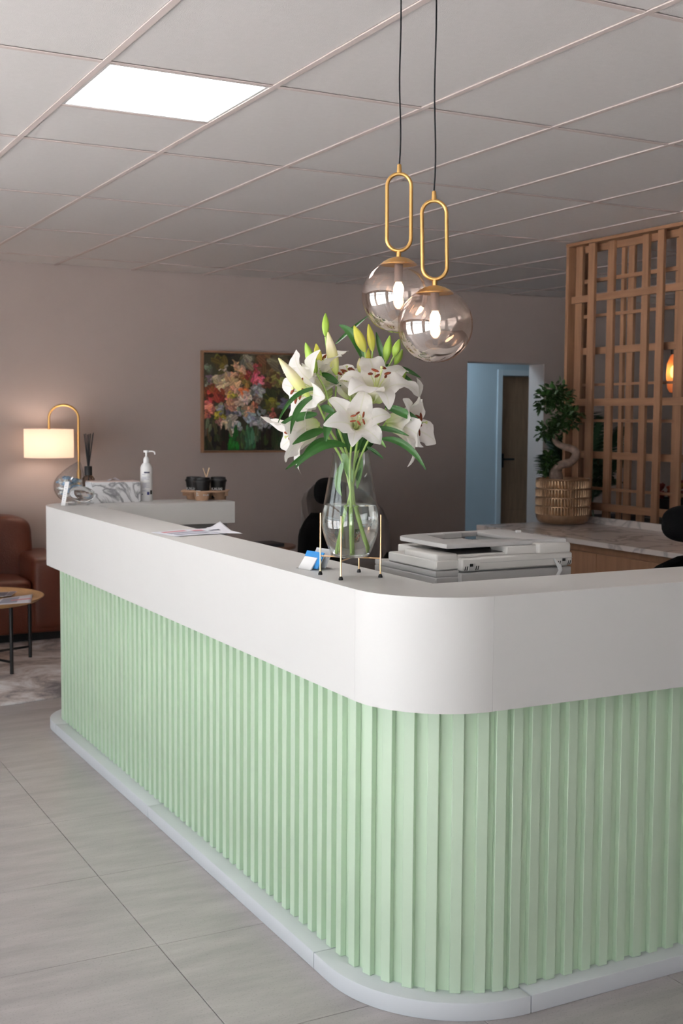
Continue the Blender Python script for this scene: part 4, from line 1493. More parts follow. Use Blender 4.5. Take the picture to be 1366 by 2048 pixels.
def pot_mesh():
    b = MB()
    N = 168
    prof = [(0.62, 0.0), (0.72, 0.004), (0.84, 0.03), (0.93, 0.08), (0.97, 0.14), (0.985, 0.2)]
    vs, fs = [], []
    rows = [(r_ * HR, z_ * PH, 0) for r_, z_ in prof]
    bands = [(0.21, 0.39), (0.41, 0.58), (0.60, 0.77), (0.79, 0.965)]
    for z0, z1 in bands:
        rows.append((HR * 0.985, z0 * PH, 0))
        for s in (0.06, 0.2, 0.5, 0.8, 0.94):
            rows.append((HR * 1.0, (z0 + (z1 - z0) * s) * PH, 1 if 0.1 < s < 0.9 else 0.5))
        rows.append((HR * 0.985, z1 * PH, 0))
    rows += [(HR * 1.0, 0.98 * PH, 0), (HR * 0.985, PH, 0), (HR * 0.955, PH * 0.995, 0), (HR * 0.95, PH * 0.9, 0)]
    for r_, z_, e_ in rows:
        for i in range(N):
            a = 2 * pi * i / N
            d = e_ * (0.016 * HR if i % 3 else -0.04 * HR)
            vs.append((pc.x + (r_ + d) * cos(a), pc.y + (r_ + d) * sin(a), pc.z + z_))
    for j in range(len(rows) - 1):
        for i in range(N):
            fs.append((j * N + i, j * N + (i + 1) % N, (j + 1) * N + (i + 1) % N, (j + 1) * N + i))
    fs.append(tuple(range(N))[::-1])
    b.add(vs, fs, False)
    return b


pot_mesh().build('pot', mat('aged_bronze_glaze', srgb(166, 136, 108), 0.30, 0.8, var=0.18, scale=25, bump=0.1), bon)
MB().disc(HR * 0.955, PH * 0.91, 40, c=pc).build('soil', M_soil, bon)


def bq(u, v, d=0.0):
    return at(u, v, (pc - CAM).dot(FW) + d)


tp = [bq(1113, 962), bq(1112, 940, -0.02), bq(1122, 930, -0.03), bq(1142, 924, -0.04), bq(1152, 910, -0.03), bq(1146, 899, -0.02), bq(1124, 892, 0.0), bq(1112, 884, 0.02), bq(1110, 874, 0.02), bq(1122, 862, 0.0), bq(1134, 850, -0.02), bq(1128, 834, 0.0), bq(1112, 820, 0.0), bq(1108, 800, 0.0), bq(1112, 786, 0.0)]
cur = []
for i in range(len(tp) - 1):
    p0, p1, p2, p3 = tp[max(i - 1, 0)], tp[i], tp[i + 1], tp[min(i + 2, len(tp) - 1)]
    for k in range(4):
        s = k / 4
        cur.append(0.5 * ((2 * p1) + (p2 - p0) * s + (2 * p0 - 5 * p1 + 4 * p2 - p3) * s * s + (3 * p1 - p0 - 3 * p2 + p3) * s ** 3))
nn = len(cur)
MB().tube(cur, [(0.042 if i < 5 else 0.032 - 0.024 * i / nn) * (1 + 0.16 * noise.noise(cur[i] * 30)) for i in range(nn)], 12).build('trunk', M_bark, bon)


def leaf_cluster(par, specs, ln, m_, name='foliage', flat=0.6):
    b = MB()
    rg = random.Random(9)
    for c_, r_, n_ in specs:
        for k in range(n_):
            v = Vector((rg.gauss(0, 1), rg.gauss(0, 1), rg.gauss(0, 1) * flat))
            v = v.normalized() * r_ * rg.uniform(0.35, 1.0)
            p = c_ + v
            d = (v.normalized() + Vector((rg.uniform(-.6, .6), rg.uniform(-.6, .6), rg.uniform(-.5, .3)))).normalized()
            nrm = (Vector((0, 0, 1)) + v.normalized() * 0.7 + Vector((rg.uniform(-.4, .4), rg.uniform(-.4, .4), 0))).normalized()
            sd = d.cross(nrm).normalized()
            L_ = ln * rg.uniform(0.7, 1.2)
            w_ = L_ * 0.30
            q1, q2 = p + d * L_ * 0.4, p + d * L_ * 0.75
            up_ = sd.cross(d) * 0.12 * L_
            b.add([p, q1 + sd * w_ + up_, q1 - sd * w_ + up_, q2 + sd * w_ * 0.75 + up_, q2 - sd * w_ * 0.75 + up_, p + d * L_, q1, q2], [(0, 1, 6), (0, 6, 2), (1, 3, 7, 6), (6, 7, 4, 2), (3, 5, 7), (7, 5, 4)], True)
    return b.build(name, m_, par, 'stuff')


leaf_cluster(bon, [(bq(1102, 795), 0.075, 90), (bq(1090, 800, -0.03), 0.06, 60), (bq(1122, 790), 0.07, 80), (bq(1112, 782, .02), 0.06, 50), (bq(1086, 815), 0.04, 34), (bq(1126, 808, -.02), 0.05, 50)], 0.042, M_bleaf)
leaf_cluster(bon, [(bq(1132, 836), 0.075, 90), (bq(1146, 830, -0.03), 0.05, 42), (bq(1140, 846), 0.05, 40), (bq(1155, 831), 0.025, 14), (bq(1118, 842, .02), 0.05, 40)], 0.042, M_bleaf)
leaf_cluster(bon, [(bq(1108, 858), 0.055, 50), (bq(1094, 862), 0.055, 50), (bq(1084, 868), 0.035, 26), (bq(1120, 854), 0.04, 30)], 0.04, M_bleaf)
leaf_cluster(bon, [(bq(1096, 926), 0.05, 36), (bq(1089, 938), 0.035, 26), (bq(1108, 934), 0.04, 34), (bq(1098, 916), 0.03, 18), (bq(1110, 922), 0.02, 14)], 0.042, M_bleaf)

# ---------------------------------------------------------------- slatted timber screen
scr = thing('timber_screen', 'honey coloured open timber lattice screen reaching the ceiling above the cabinet', 'screen', (3.86, 1.6, 0))
X0 = 3.82
YS, YEND = 2.46, 0.45
LT = 0.022


def vbar(y0, y1, l, z0=0.0, z1=2.70):
    MB().box(X0 + LT * l, X0 + LT * (l + 1), min(y0, y1), max(y0, y1), z0, z1, 0.0012).build('slat', M_oak, scr)


def hbar(z0, z1, l, y0=YEND + 0.02, y1=YS - 0.025):
    MB().box(X0 + LT * l, X0 + LT * (l + 1), y0, y1, z0, z1, 0.0012).build('rail', M_oakh, scr)


MB().box(X0 - 0.004, X0 + 0.17, YS - 0.028, YS, 0, 2.70, 0.0015).build('end_post', M_oak, scr)
MB().box(X0 - 0.004, X0 + 0.17, YEND - 0.01, YEND + 0.018, 0, 2.70, 0.0015).build('end_post', M_oak, scr)
MB().box(X0 - 0.006, X0 + 0.172, YEND - 0.01, YS + 0.002, 2.7005, 2.7215, 0.0015).build('top_board', M_oakh, scr)
vb = [(2.419, 2.354, 2), (2.242, 2.18, 0), (2.107, 2.047, 2), (2.028, 1.997, 4), (1.964, 1.91, 4), (1.791, 1.736, 2), (1.613, 1.56, 0), (1.549, 1.527, 4), (1.484, 1.43, 2),
      (1.30, 1.245, 2), (1.22, 1.19, 4), (1.12, 1.06, 0), (0.96, 0.905, 2), (0.86, 0.81, 4), (0.70, 0.645, 0), (0.56, 0.51, 2)]
for a_, b_, l_ in vb:
    vbar(a_, b_, l_)
for z0, z1, l_ in ((2.654, 2.699, 3), (2.461, 2.486, 3), (2.335, 2.38, 1), (2.239, 2.259, 3), (2.002, 2.047, 3), (1.80, 1.816, 3), (1.671, 1.718, 1), (1.569, 1.588, 3), (1.335, 1.381, 3), (1.134, 1.152, 3), (1.007, 1.055, 1)):
    hbar(z0, z1, l_)

# ---------------------------------------------------------------- lounge beyond the screen
def frond(t, base, tip, rise, leafl, m_=M_palm):
    base, tip = Vector(base), Vector(tip)
    ctl = (base + tip) / 2 + Vector((0, 0, rise))
    b = MB()
    pts = [bez(base, ctl, tip, i / 14) for i in range(15)]
    b.tube(pts, [0.006 - 0.0045 * i / 14 for i in range(15)], 6)
    for i in range(4, 28):
        s = i / 28
        p = bez(base, ctl, tip, s)
        tg = (bez(base, ctl, tip, s + 0.03) - p).normalized()
        sd0 = tg.cross(Vector((0, 0, 1))).normalized()
        for sg in (-1, 1):
            L_ = leafl * sin(pi * min(1, s * 0.85 + 0.12)) * random.uniform(0.9, 1.1)
            d = (sd0 * sg * 0.9 + tg * 0.75 + Vector((0, 0, -0.25))).normalized()
            w_ = d.cross(Vector((0, 0, 1))).normalized() * 0.016
            e_ = p + d * L_ + Vector((0, 0, -0.18 * L_))
            m1 = p + d * L_ * 0.45
            b.add([p, m1 + w_, e_, m1 - w_], [(0, 1, 2), (0, 2, 3)], True)
    b.build('frond', m_, t)


pb = Vector((5.55, 4.45, 0))
pal = thing('potted_palm', 'dark feathery palm standing by the wall behind the timber screen', 'potted plant', pb)
MB().lathe([(0, 0), (0.15, 0), (0.19, 0.36), (0.195, 0.38), (0.18, 0.38), (0.175, 0.34), (0, 0.34)], 28, c=pb).build('pot', M_black, pal)
MB().tube([pb + Vector((0, 0, 0.3)), pb + Vector((0.01, 0.01, 0.75))], [0.03, 0.018], 8).build('trunk', M_bark, pal)
pd = (pb - CAM).dot(FW)
for (u_, v_, dd, rs) in ((1100, 905, 0.1, 0.2), (1092, 868, -0.1, 0.3), (1150, 830, 0.1, 0.2), (1196, 832, -0.1, 0.3), (1240, 850, 0.0, 0.35), (1262, 905, -0.1, 0.3), (1232, 958, -0.2, 0.2), (1172, 812, 0.2, 0.2), (1120, 830, 0.0, 0.25), (1215, 905, -0.15, 0.3)):
    frond(pal, pb + Vector((0, 0, 0.72)), at(u_, v_, pd + dd), rs, 0.34)
# smaller fan plant with a thin stem
fb = Vector((4.32, 2.6, 0))
fp = thing('fan_plant', 'small dark leafy plant on thin stem seen right of the bronze pot', 'potted plant', fb)
MB().lathe([(0, 0), (0.1, 0), (0.13, 0.3), (0.12, 0.3), (0.115, 0.27), (0, 0.27)], 24, c=fb).build('pot', M_grey, fp)
fd = (fb - CAM).dot(FW)
MB().tube([fb + Vector((0, 0, 0.2)), at(1184, 1004, fd), at(1191, 968, fd)], 0.006, 6).build('stem', M_palm, fp)
leaf_cluster(fp, [(at(1192, 950, fd), 0.085, 80), (at(1186, 964, fd), 0.05, 40)], 0.09, M_palm)

# dark sofa beyond
ds = thing('dark_sofa', 'dark charcoal sofa back glimpsed low behind the timber screen', 'sofa', (5.5, 3.0, 0))
M_dks = mat('charcoal_fabric', srgb(50, 46, 50), 0.85, var=0.1, scale=20)
MB().box(4.45, 6.7, 2.9, 3.12, 0.08, 0.89, 0.05, seg=3).build('backrest', M_dks, ds)
MB().box(4.45, 6.7, 3.12, 3.75, 0.08, 0.42, 0.05, seg=3).build('seat', M_dks, ds)
MB().box(4.45, 4.65, 3.12, 3.75, 0.08, 0.62, 0.04, seg=3).build('armrest', M_dks, ds)
MB().box(6.5, 6.7, 3.12, 3.75, 0.08, 0.62, 0.04, seg=3).build('armrest', M_dks, ds)
for x_ in (4.55, 6.6):
    for y_ in (3.0, 3.68):
        MB().box(x_ - 0.03, x_ + 0.03, y_ - 0.03, y_ + 0.03, 0, 0.08).build('leg', M_black, ds)
# flower arrangement in a dark bowl on a console by the wall
ob = Vector((4.85, 2.35, 0))
cst = thing('console_table', 'narrow black console carrying a bowl of orange flowers behind the screen', 'table', ob)
MB().box(ob.x - 0.3, ob.x + 0.5, ob.y - 0.2, ob.y + 0.2, 0.88, 0.91, 0.003).build('top', M_black, cst)
for x_ in (-0.27, 0.47):
    for y_ in (-0.17, 0.17):
        MB().box(ob.x + x_ - 0.02, ob.x + x_ + 0.02, ob.y + y_ - 0.02, ob.y + y_ + 0.02, 0, 0.88).build('leg', M_black, cst)
od = (ob - CAM).dot(FW)
fb_ = at(1352, 1010, od)
fbz = 0.91
oc = thing('flower_bowl', 'dark bowl of orange and red flowers seen low through the screen', 'flowers', (fb_.x, fb_.y, fbz))
MB().lathe([(0, 0), (0.08, 0), (0.13, 0.05), (0.15, 0.13), (0.135, 0.13), (0.12, 0.07), (0, 0.03)], 24, c=(fb_.x, fb_.y, fbz)).build('bowl', M_black, oc)
M_or = mat('orange_bloom', srgb(150, 64, 36), 0.7, var=0.2, scale=20)
M_rd = mat('red_bloom', srgb(110, 36, 30), 0.7, var=0.2, scale=20)
M_ye = mat('yellow_bloom', srgb(140, 100, 44), 0.7, var=0.2, scale=20)
rg = random.Random(2)
for k in range(18):
    a = rg.uniform(0, 2 * pi)
    r_ = rg.uniform(0, 0.13)
    c_ = Vector((fb_.x + r_ * cos(a), fb_.y + r_ * sin(a), fbz + 0.12 + rg.uniform(0, 0.09)))
    b = MB()
    for j in range(10):
        aa = 2 * pi * j / 10
        Mx = Matrix.Translation(c_) @ Matrix.Rotation(aa, 4, 'Z') @ Matrix.Rotation(rg.uniform(0.3, 1.0), 4, 'Y')
        b.sphere((0, 0, 0.022), (0.009, 0.024, 0.036), M=Mx, u=8, v=5)
    b.build('bloom', rg.choice([M_or, M_rd, M_rd, M_ye]), oc)

# glowing amber pendants
M_amber = mat('amber_glass_lit', srgb(230, 150, 90), 0.4, emit=(1.0, 0.42, 0.16, 1), estr=0.55)
M_hot = mat('lit_filament', srgb(255, 230, 190), 0.4, emit=(1.0, 0.7, 0.35, 1), estr=14)


def amber(u0, vt, vb_, d, hw, label):
    a_, b_ = at(u0, vt, d), at(u0, vb_, d)
    t = thing('amber_pendant', label, 'pendant lamp', b_, 'glowing pendants beyond the screen')
    h = a_.z - b_.z
    o = MB().lathe([(0, 0), (hw * 0.45, 0.02 * h), (hw * 0.8, 0.12 * h), (hw, 0.45 * h), (hw * 0.9, 0.75 * h), (hw * 0.45, 0.96 * h), (hw * 0.25, h), (0, h)], 24, c=b_).build('shade', M_ambg, t)
    MB().sphere((b_.x, b_.y, b_.z + 0.55 * h), (hw * 0.42, hw * 0.42, 0.16 * h), u=14, v=8).build('bulb', M_hot, t)
    MB().lathe([(0, h), (0.022, h), (0.022, h + 0.05), (0, h + 0.05)], 14, c=b_).build('socket', M_black, t)
    MB().tube([(b_.x, b_.y, b_.z + h + 0.05), (b_.x, b_.y, CEIL)], 0.003, 6).build('cable', M_cable, t)


M_ambg = bpy.data.materials.new('amber_opal_glass')
M_ambg.use_nodes = True
n_ = M_ambg.node_tree.nodes
l_ = M_ambg.node_tree.links
b_ = n_['Principled BSDF']
b_.inputs['Base Color'].default_value = srgb(226, 168, 132)
b_.inputs['Roughness'].default_value = 0.3
tl_ = n_.new('ShaderNodeBsdfTranslucent')
tl_.inputs[0].default_value = srgb(240, 170, 110)
tp_ = n_.new('ShaderNodeBsdfTransparent')
tp_.inputs[0].default_value = srgb(240, 180, 130)
m1 = n_.new('ShaderNodeMixShader')
m1.inputs[0].default_value = 0.5
m2 = n_.new('ShaderNodeMixShader')
m2.inputs[0].default_value = 0.25
l_.new(b_.outputs[0], m1.inputs[1])
l_.new(tl_.outputs[0], m1.inputs[2])
l_.new(m1.outputs[0], m2.inputs[1])
l_.new(tp_.outputs[0], m2.inputs[2])
l_.new(m2.outputs[0], n_['Material Output'].inputs[0])
amber(1345, 709, 786, 9.0, 0.05, 'glowing amber glass pendant hanging beyond the timber screen')
amber(1379, 730, 812, 8.6, 0.055, 'amber pendant beyond the screen, almost outside the picture')

# ---------------------------------------------------------------- office chairs


def office_chair(loc, ang, label):
    t = thing('office_chair', label, 'chair', loc, 'black office chairs behind the counter')
    T = Matrix.Translation(Vector(loc)) @ Matrix.Rotation(ang, 4, 'Z')
    MB().sphere((0, 0, 0.47), (0.25, 0.25, 0.05), M=T, e=0.55).build('seat', M_mesh, t)
    # curved mesh back
    P_ = []
    for i in range(13):
        s = i / 12
        z_ = 0.52 + 0.50 * s
        hw_ = 0.20 + 0.04 * sin(pi * min(1, s * 1.1))
        if s > 0.75:
            hw_ *= sqrt(max(0.0, 1 - ((s - 0.75) / 0.27) ** 2))
        row = []
        for j in range(-6, 7):
            c_ = j / 6
            row.append(T @ Vector((hw_ * c_, 0.235 - 0.06 * c_ * c_ + 0.03 * sin(pi * s) - 0.02, z_)))
        P_.append(row)
    o = MB().grid(P_).build('backrest', M_mesh, t)
    md = o.modifiers.new('thick', 'SOLIDIFY')
    md.thickness = 0.025
    h = MB()
    h.sphere((0, 0.225, 1.15), (0.135, 0.035, 0.08), M=T, e=0.75, u=28, v=16)
    h.build('headrest', M_mesh, t)
    MB().tube([T @ Vector((0, 0.27, 0.8)), T @ Vector((0, 0.265, 1.0)), T @ Vector((0, 0.25, 1.15))], 0.014, 8).build('headrest_stem', M_black, t)
    for sg in (-1, 1):
        MB().tube([T @ Vector((0.22 * sg, 0.02, 0.45)), T @ Vector((0.29 * sg, 0.02, 0.5)), T @ Vector((0.29 * sg, 0.02, 0.66))], 0.016, 8).box(0.29 * sg - 0.04, 0.29 * sg + 0.04, -0.12, 0.12, 0.66, 0.69, 0.01, M=T, seg=2).build('armrest', M_black, t)
    MB().tube([T @ Vector((0, 0, 0.08)), T @ Vector((0, 0, 0.43))], 0.028, 10).build('gas_lift', M_black, t)
    for k in range(5):
        a = 2 * pi * k / 5 + 0.3
        lg = MB().tube([T @ Vector((0, 0, 0.11)), T @ Vector((0.29 * cos(a), 0.29 * sin(a), 0.075))], [0.026, 0.016], 8).build('base_leg', M_black, t)
        MB().sphere(T @ Vector((0.29 * cos(a), 0.29 * sin(a), 0.032)), (0.03, 0.03, 0.032), u=12, v=8).build('caster', M_black, lg)
    return t


office_chair((1.99, 2.70, 0), radians(-150), 'black office chair with headrest seen behind the flower vase')
hp = at(1388, 1060, 5.05)
office_chair((hp.x - 0.225 * sin(radians(35)), hp.y - 0.225 * cos(radians(35)), 0), radians(-35), 'black office chair at the right edge in front of the cabinet')

# taupe armchair and side table behind
ac = thing('tub_armchair', 'taupe velvet armchair with rounded back against the far wall', 'armchair', (3.3, 4.62, 0))
P_ = []
for i in range(15):
    s = i / 14
    a = radians(-20 + 220 * s)
    hz_ = 0.52 + 0.56 * sin(pi * s) ** 0.55
    row = []
    for (dr_, zf) in ((0.0, 0.0), (0.0, 0.5), (0.02, 0.9), (0.05, 1.0), (0.09, 0.97), (0.10, 0.6), (0.08, 0.0)):
        rr_ = 0.28 + dr_
        row.append(Vector((3.3 + rr_ * cos(a), 4.5 + rr_ * 0.9 * sin(a), 0.12 + (hz_ - 0.12) * zf)))
    P_.append(row)
MB().grid(P_).build('back_shell', M_taupef, ac)
MB().sphere((3.3, 4.47, 0.36), (0.29, 0.30, 0.11), e=0.6).build('seat', M_taupef, ac)
for sx in (-1, 1):
    for sy in (-1, 1):
        MB().tube([(3.3 + 0.2 * sx, 4.48 + 0.18 * sy, 0.28), (3.3 + 0.25 * sx, 4.48 + 0.24 * sy, 0.0)], [0.018, 0.011], 8).build('leg', M_black, ac)
sdt = thing('side_table', 'small low wooden side table beside the taupe armchair', 'table', (2.55, 4.45, 0))
MB().lathe([(0, 0.595), (0.245, 0.595), (0.25, 0.6), (0.25, 0.612), (0.245, 0.617), (0, 0.617)], 36, c=(2.55, 4.45, 0)).build('top', mat('walnut_top', srgb(140, 106, 88), 0.5, var=0.1, scale=10), sdt)
for k in range(3):
    a = 2 * pi * k / 3
    MB().tube([(2.55 + 0.12 * cos(a), 4.45 + 0.12 * sin(a), 0.6), (2.55 + 0.2 * cos(a), 4.45 + 0.2 * sin(a), 0)], 0.014, 8).build('leg', M_black, sdt)
tag(MB().box(2.36, 2.64, 4.26, 4.48, 0.6175, 0.645, 0.002).build('book', mat('charcoal_cover', srgb(58, 58, 64), 0.6)), 'dark charcoal book lying on the small side table', 'book')

# ---------------------------------------------------------------- painting
CX0, CX1, CZ0, CZ1 = 2.366, 3.192, 1.297, 2.12
pic = thing('flower_painting', 'painting of a loose flower bouquet in a thin oak frame on the wall', 'painting', (2.78, RYMAX, 1.7))
fm = MB()
for b in ((CX0, CX0 + 0.016, CZ0, CZ1), (CX1 - 0.016, CX1, CZ0, CZ1), (CX0 + 0.016, CX1 - 0.016, CZ0, CZ0 + 0.016), (CX0 + 0.016, CX1 - 0.016, CZ1 - 0.016, CZ1)):
    fm.box(b[0], b[1], RYMAX - 0.045, RYMAX - 0.002, b[2], b[3], 0.001)
fm.build('frame', M_oak, pic)
# dabs: (x, y from the top, radius, colour)
DABS = [(.06, .16, .05, (104, 112, 88)), (.05, .3, .05, (112, 120, 96)), (.18, .1, .10, (92, 82, 40)), (.3, .05, .12, (42, 38, 26)), (.46, .08, .08, (132, 124, 104)), (.52, .04, .05, (108, 104, 84)), (.66, .1, .12, (96, 72, 44)), (.85, .08, .14, (110, 100, 78)), (.93, .15, .1, (104, 96, 76)),
        (.24, .17, .06, (184, 166, 148)), (.34, .12, .05, (196, 150, 116)), (.4, .18, .06, (190, 152, 120)), (.17, .27, .08, (190, 172, 138)), (.28, .25, .07, (182, 150, 112)), (.35, .3, .07, (196, 160, 122)), (.22, .34, .06, (196, 176, 140)), (.33, .22, .04, (206, 140, 120)), (.42, .24, .07, (128, 92, 48)),
        (.47, .2, .06, (136, 56, 44)), (.5, .28, .06, (142, 116, 62)), (.55, .16, .06, (176, 70, 84)), (.6, .22, .07, (214, 104, 124)), (.64, .27, .05, (222, 118, 134)), (.56, .28, .05, (196, 84, 96)), (.62, .14, .07, (142, 74, 46)), (.75, .22, .09, (116, 86, 58)), (.7, .3, .06, (92, 52, 40)), (.84, .27, .09, (140, 138, 76)), (.9, .3, .05, (150, 146, 84)), (.95, .38, .08, (60, 62, 40)),
        (.07, .26, .04, (142, 112, 130)), (.08, .3, .03, (160, 92, 104)), (.05, .38, .07, (122, 68, 36)), (.13, .42, .09, (162, 62, 44)), (.06, .44, .05, (150, 60, 56)), (.17, .46, .05, (128, 44, 32)), (.1, .48, .06, (96, 40, 34)), (.04, .52, .05, (198, 106, 92)), (.07, .57, .06, (216, 128, 112)), (.04, .62, .05, (170, 92, 78)),
        (.28, .39, .07, (186, 140, 108)), (.31, .43, .05, (176, 156, 64)), (.4, .38, .06, (206, 156, 128)), (.45, .37, .05, (196, 110, 64)), (.44, .43, .08, (214, 188, 172)), (.4, .48, .06, (198, 166, 148)), (.48, .46, .05, (226, 204, 190)), (.27, .46, .04, (216, 122, 116)), (.3, .52, .08, (200, 146, 116)), (.27, .55, .05, (206, 150, 124)), (.34, .55, .05, (214, 164, 132)),
        (.6, .34, .07, (150, 148, 152)), (.63, .4, .06, (164, 162, 164)), (.57, .4, .05, (142, 140, 146)), (.6, .46, .05, (140, 120, 104)), (.78, .42, .10, (54, 52, 30)), (.74, .5, .08, (108, 104, 46)), (.8, .48, .05, (128, 124, 60)), (.86, .42, .07, (44, 42, 28)), (.9, .5, .07, (92, 96, 110)), (.7, .6, .08, (58, 60, 40)),
        (.18, .55, .05, (126, 120, 92)), (.18, .58, .05, (150, 152, 158)), (.16, .63, .05, (160, 148, 52)), (.19, .67, .06, (138, 122, 46)), (.29, .62, .06, (104, 98, 116)), (.36, .61, .05, (150, 138, 158)), (.4, .6, .05, (120, 130, 112)), (.46, .59, .06, (200, 160, 128)), (.52, .57, .05, (206, 148, 118)), (.57, .53, .04, (190, 120, 90)),
        (.27, .7, .09, (206, 188, 170)), (.24, .74, .06, (196, 168, 142)), (.31, .77, .06, (212, 196, 180)), (.27, .8, .05, (172, 150, 126)), (.36, .75, .06, (150, 152, 154)), (.17, .7, .04, (160, 110, 100)), (.53, .68, .07, (160, 164, 174)), (.5, .66, .05, (132, 140, 152)), (.63, .6, .06, (128, 134, 140)), (.61, .7, .06, (160, 158, 160)), (.68, .68, .06, (172, 158, 152)), (.64, .74, .05, (150, 150, 152)), (.72, .72, .05, (140, 140, 146)), (.75, .6, .04, (190, 104, 92)), (.77, .63, .035, (196, 112, 98)),
        (.05, .78, .06, (96, 92, 72)), (.1, .82, .07, (66, 60, 40)), (.06, .92, .09, (52, 52, 34)), (.2, .9, .10, (40, 36, 26)), (.32, .86, .06, (30, 96, 36)), (.33, .93, .06, (34, 110, 40)), (.3, .98, .05, (36, 92, 36)), (.42, .88, .06, (64, 82, 48)), (.5, .82, .06, (72, 112, 80)), (.52, .9, .06, (80, 124, 92)), (.51, .98, .05, (64, 100, 70)), (.58, .86, .05, (74, 84, 62)), (.66, .9, .10, (34, 30, 24)), (.8, .8, .10, (48, 54, 34)), (.78, .92, .09, (52, 62, 36)), (.9, .72, .10, (36, 38, 28)), (.92, .88, .08, (60, 76, 50)), (.96, .97, .06, (70, 88, 60))]
NG = 150
vs, fs, cols = [], [], []
rg = random.Random(7)
strokes = []
for (dx, dyy, dr_, dc) in DABS:
    k_ = 12
    for k in range(k_):
        a = rg.uniform(0, 6.28)
        r_ = dr_ * sqrt(rg.uniform(0, 1))
        v_ = rg.uniform(0.68, 1.28)
        leafy = dyy > 0.76
        strokes.append((dx + r_ * cos(a), dyy + r_ * sin(a) * (1.3 if leafy else 0.9), dr_ * rg.uniform(0.16, 0.36), rg.uniform(1.2, 2.2) if not leafy else rg.uniform(2.2, 3.6), rg.uniform(0, 3.14) if not leafy else 1.57 + rg.uniform(-.25, .25), tuple(min(255, c_ * v_ + rg.uniform(-8, 8)) for c_ in dc)))
rg.shuffle(strokes)
img = [[(62, 58, 42)] * NG for _ in range(NG)]
for (dx, dyy, dr_, dc) in DABS:
    for yy in range(NG):
        fy = (yy + 0.5) / NG
        if abs(fy - dyy) > dr_:
            continue
        for xx in range(NG):
            fx = (xx + 0.5) / NG
            if (fx - dx) ** 2 + (fy - dyy) ** 2 < (dr_ * (0.75 + 0.35 * noise.noise(Vector((fx * 14, fy * 14, dx * 9))))) ** 2:
                img[yy][xx] = tuple(c_ * 0.8 for c_ in dc)
for (sx, sy, sr, asp, an_, sc_) in strokes:
    ca_, sa_ = cos(an_), sin(an_)
    R_ = sr * asp
    for yy in range(max(0, int((sy - R_) * NG)), min(NG, int((sy + R_) * NG) + 1)):
        for xx in range(max(0, int((sx - R_) * NG)), min(NG, int((sx + R_) * NG) + 1)):
            fx, fy = (xx + 0.5) / NG - sx, (yy + 0.5) / NG - sy
            p_, q_ = fx * ca_ + fy * sa_, -fx * sa_ + fy * ca_
            if (p_ / (sr * asp)) ** 2 + (q_ / sr) ** 2 < 1:
                k_ = 1 + 0.12 * sin(q_ * NG * 1.6)
                img[yy][xx] = tuple(max(0, min(255, c_ * k_)) for c_ in sc_)
X_, Z_ = CX1 - CX0 - 0.04, CZ1 - CZ0 - 0.04
for yy in range(NG + 1):
    for xx in range(NG + 1):
        vs.append((CX0 + 0.02 + X_ * xx / NG, RYMAX - 0.04, CZ1 - 0.02 - Z_ * yy / NG))
for yy in range(NG):
    for xx in range(NG):
        fs.append((yy * (NG + 1) + xx, (yy + 1) * (NG + 1) + xx, (yy + 1) * (NG + 1) + xx + 1, yy * (NG + 1) + xx + 1))
M_paint = mat('oil_paint', (0.5, 0.5, 0.5, 1), 0.55, bump=0.3, bscale=60)
an_ = M_paint.node_tree.nodes.new('ShaderNodeAttribute')
an_.attribute_name = 'paint'
M_paint.node_tree.links.new(an_.outputs['Color'], M_paint.node_tree.nodes['Principled BSDF'].inputs['Base Color'])
mb_ = MB()
mb_.add(vs, fs)
cv = mb_.build('canvas', M_paint, pic)
ca = cv.data.color_attributes.new('paint', 'FLOAT_COLOR', 'CORNER')
buf = []
for yy in range(NG):
    for xx in range(NG):
        c_ = srgb(*img[yy][xx])
        buf += list(c_) * 4
ca.data.foreach_set('color', buf)
MB().box(CX0 + 0.02, CX1 - 0.02, RYMAX - 0.038, RYMAX - 0.004, CZ0 + 0.02, CZ1 - 0.02).build('stretcher', M_black, pic)

# ---------------------------------------------------------------- lounge at the far left
# rug
rug = MB().prism([(-1.6, 2.60), (0.30, 2.715), (1.35, 2.95), (1.35, 4.62), (-1.6, 4.62)], 0.0, 0.012, 0.003).build('rug', mat('distressed_rug', srgb(196, 190, 188), 0.95, scale=4))
tag(rug, 'pale grey distressed pattern rug under the coffee table', 'rug')
m_ = rug.data.materials[0]
n_, l_ = m_.node_tree.nodes, m_.node_tree.links
tc_ = n_.new('ShaderNodeTexCoord')
t1 = n_.new('ShaderNodeTexNoise')
t1.inputs['Scale'].default_value = 2.6
t1.inputs['Detail'].default_value = 8
t1.inputs['Roughness'].default_value = 0.68
t1.inputs['Distortion'].default_value = 0.8
l_.new(tc_.outputs['Object'], t1.inputs['Vector'])
r_ = n_.new('ShaderNodeValToRGB')
e_ = r_.color_ramp.elements
e_[0].position = 0.36
e_[0].color = srgb(132, 126, 128)
e_[1].position = 0.66
e_[1].color = srgb(246, 246, 248)
x_ = e_.new(0.47)
x_.color = srgb(196, 184, 180)
x_ = e_.new(0.55)
x_.color = srgb(224, 219, 218)
l_.new(t1.outputs['Fac'], r_.inputs[0])
l_.new(r_.outputs[0], n_['Principled BSDF'].inputs['Base Color'])

# leather sofa
so = thing('leather_sofa', 'chestnut brown leather sofa standing against the far wall', 'sofa', (0.2, 4.85, 0))
SXL, SXR, SY0, SY1 = -1.15, 1.06, 4.42, 5.22
MB().box(SXL + 0.03, SXR - 0.04, SY0 + 0.1, SY1 - 0.02, 0.012, 0.075).build('plinth', M_black, so)
MB().box(SXL + 0.01, SXR - 0.01, SY0 + 0.02, SY1, 0.075, 0.30, 0.02, seg=3).build('base', M_leather, so)


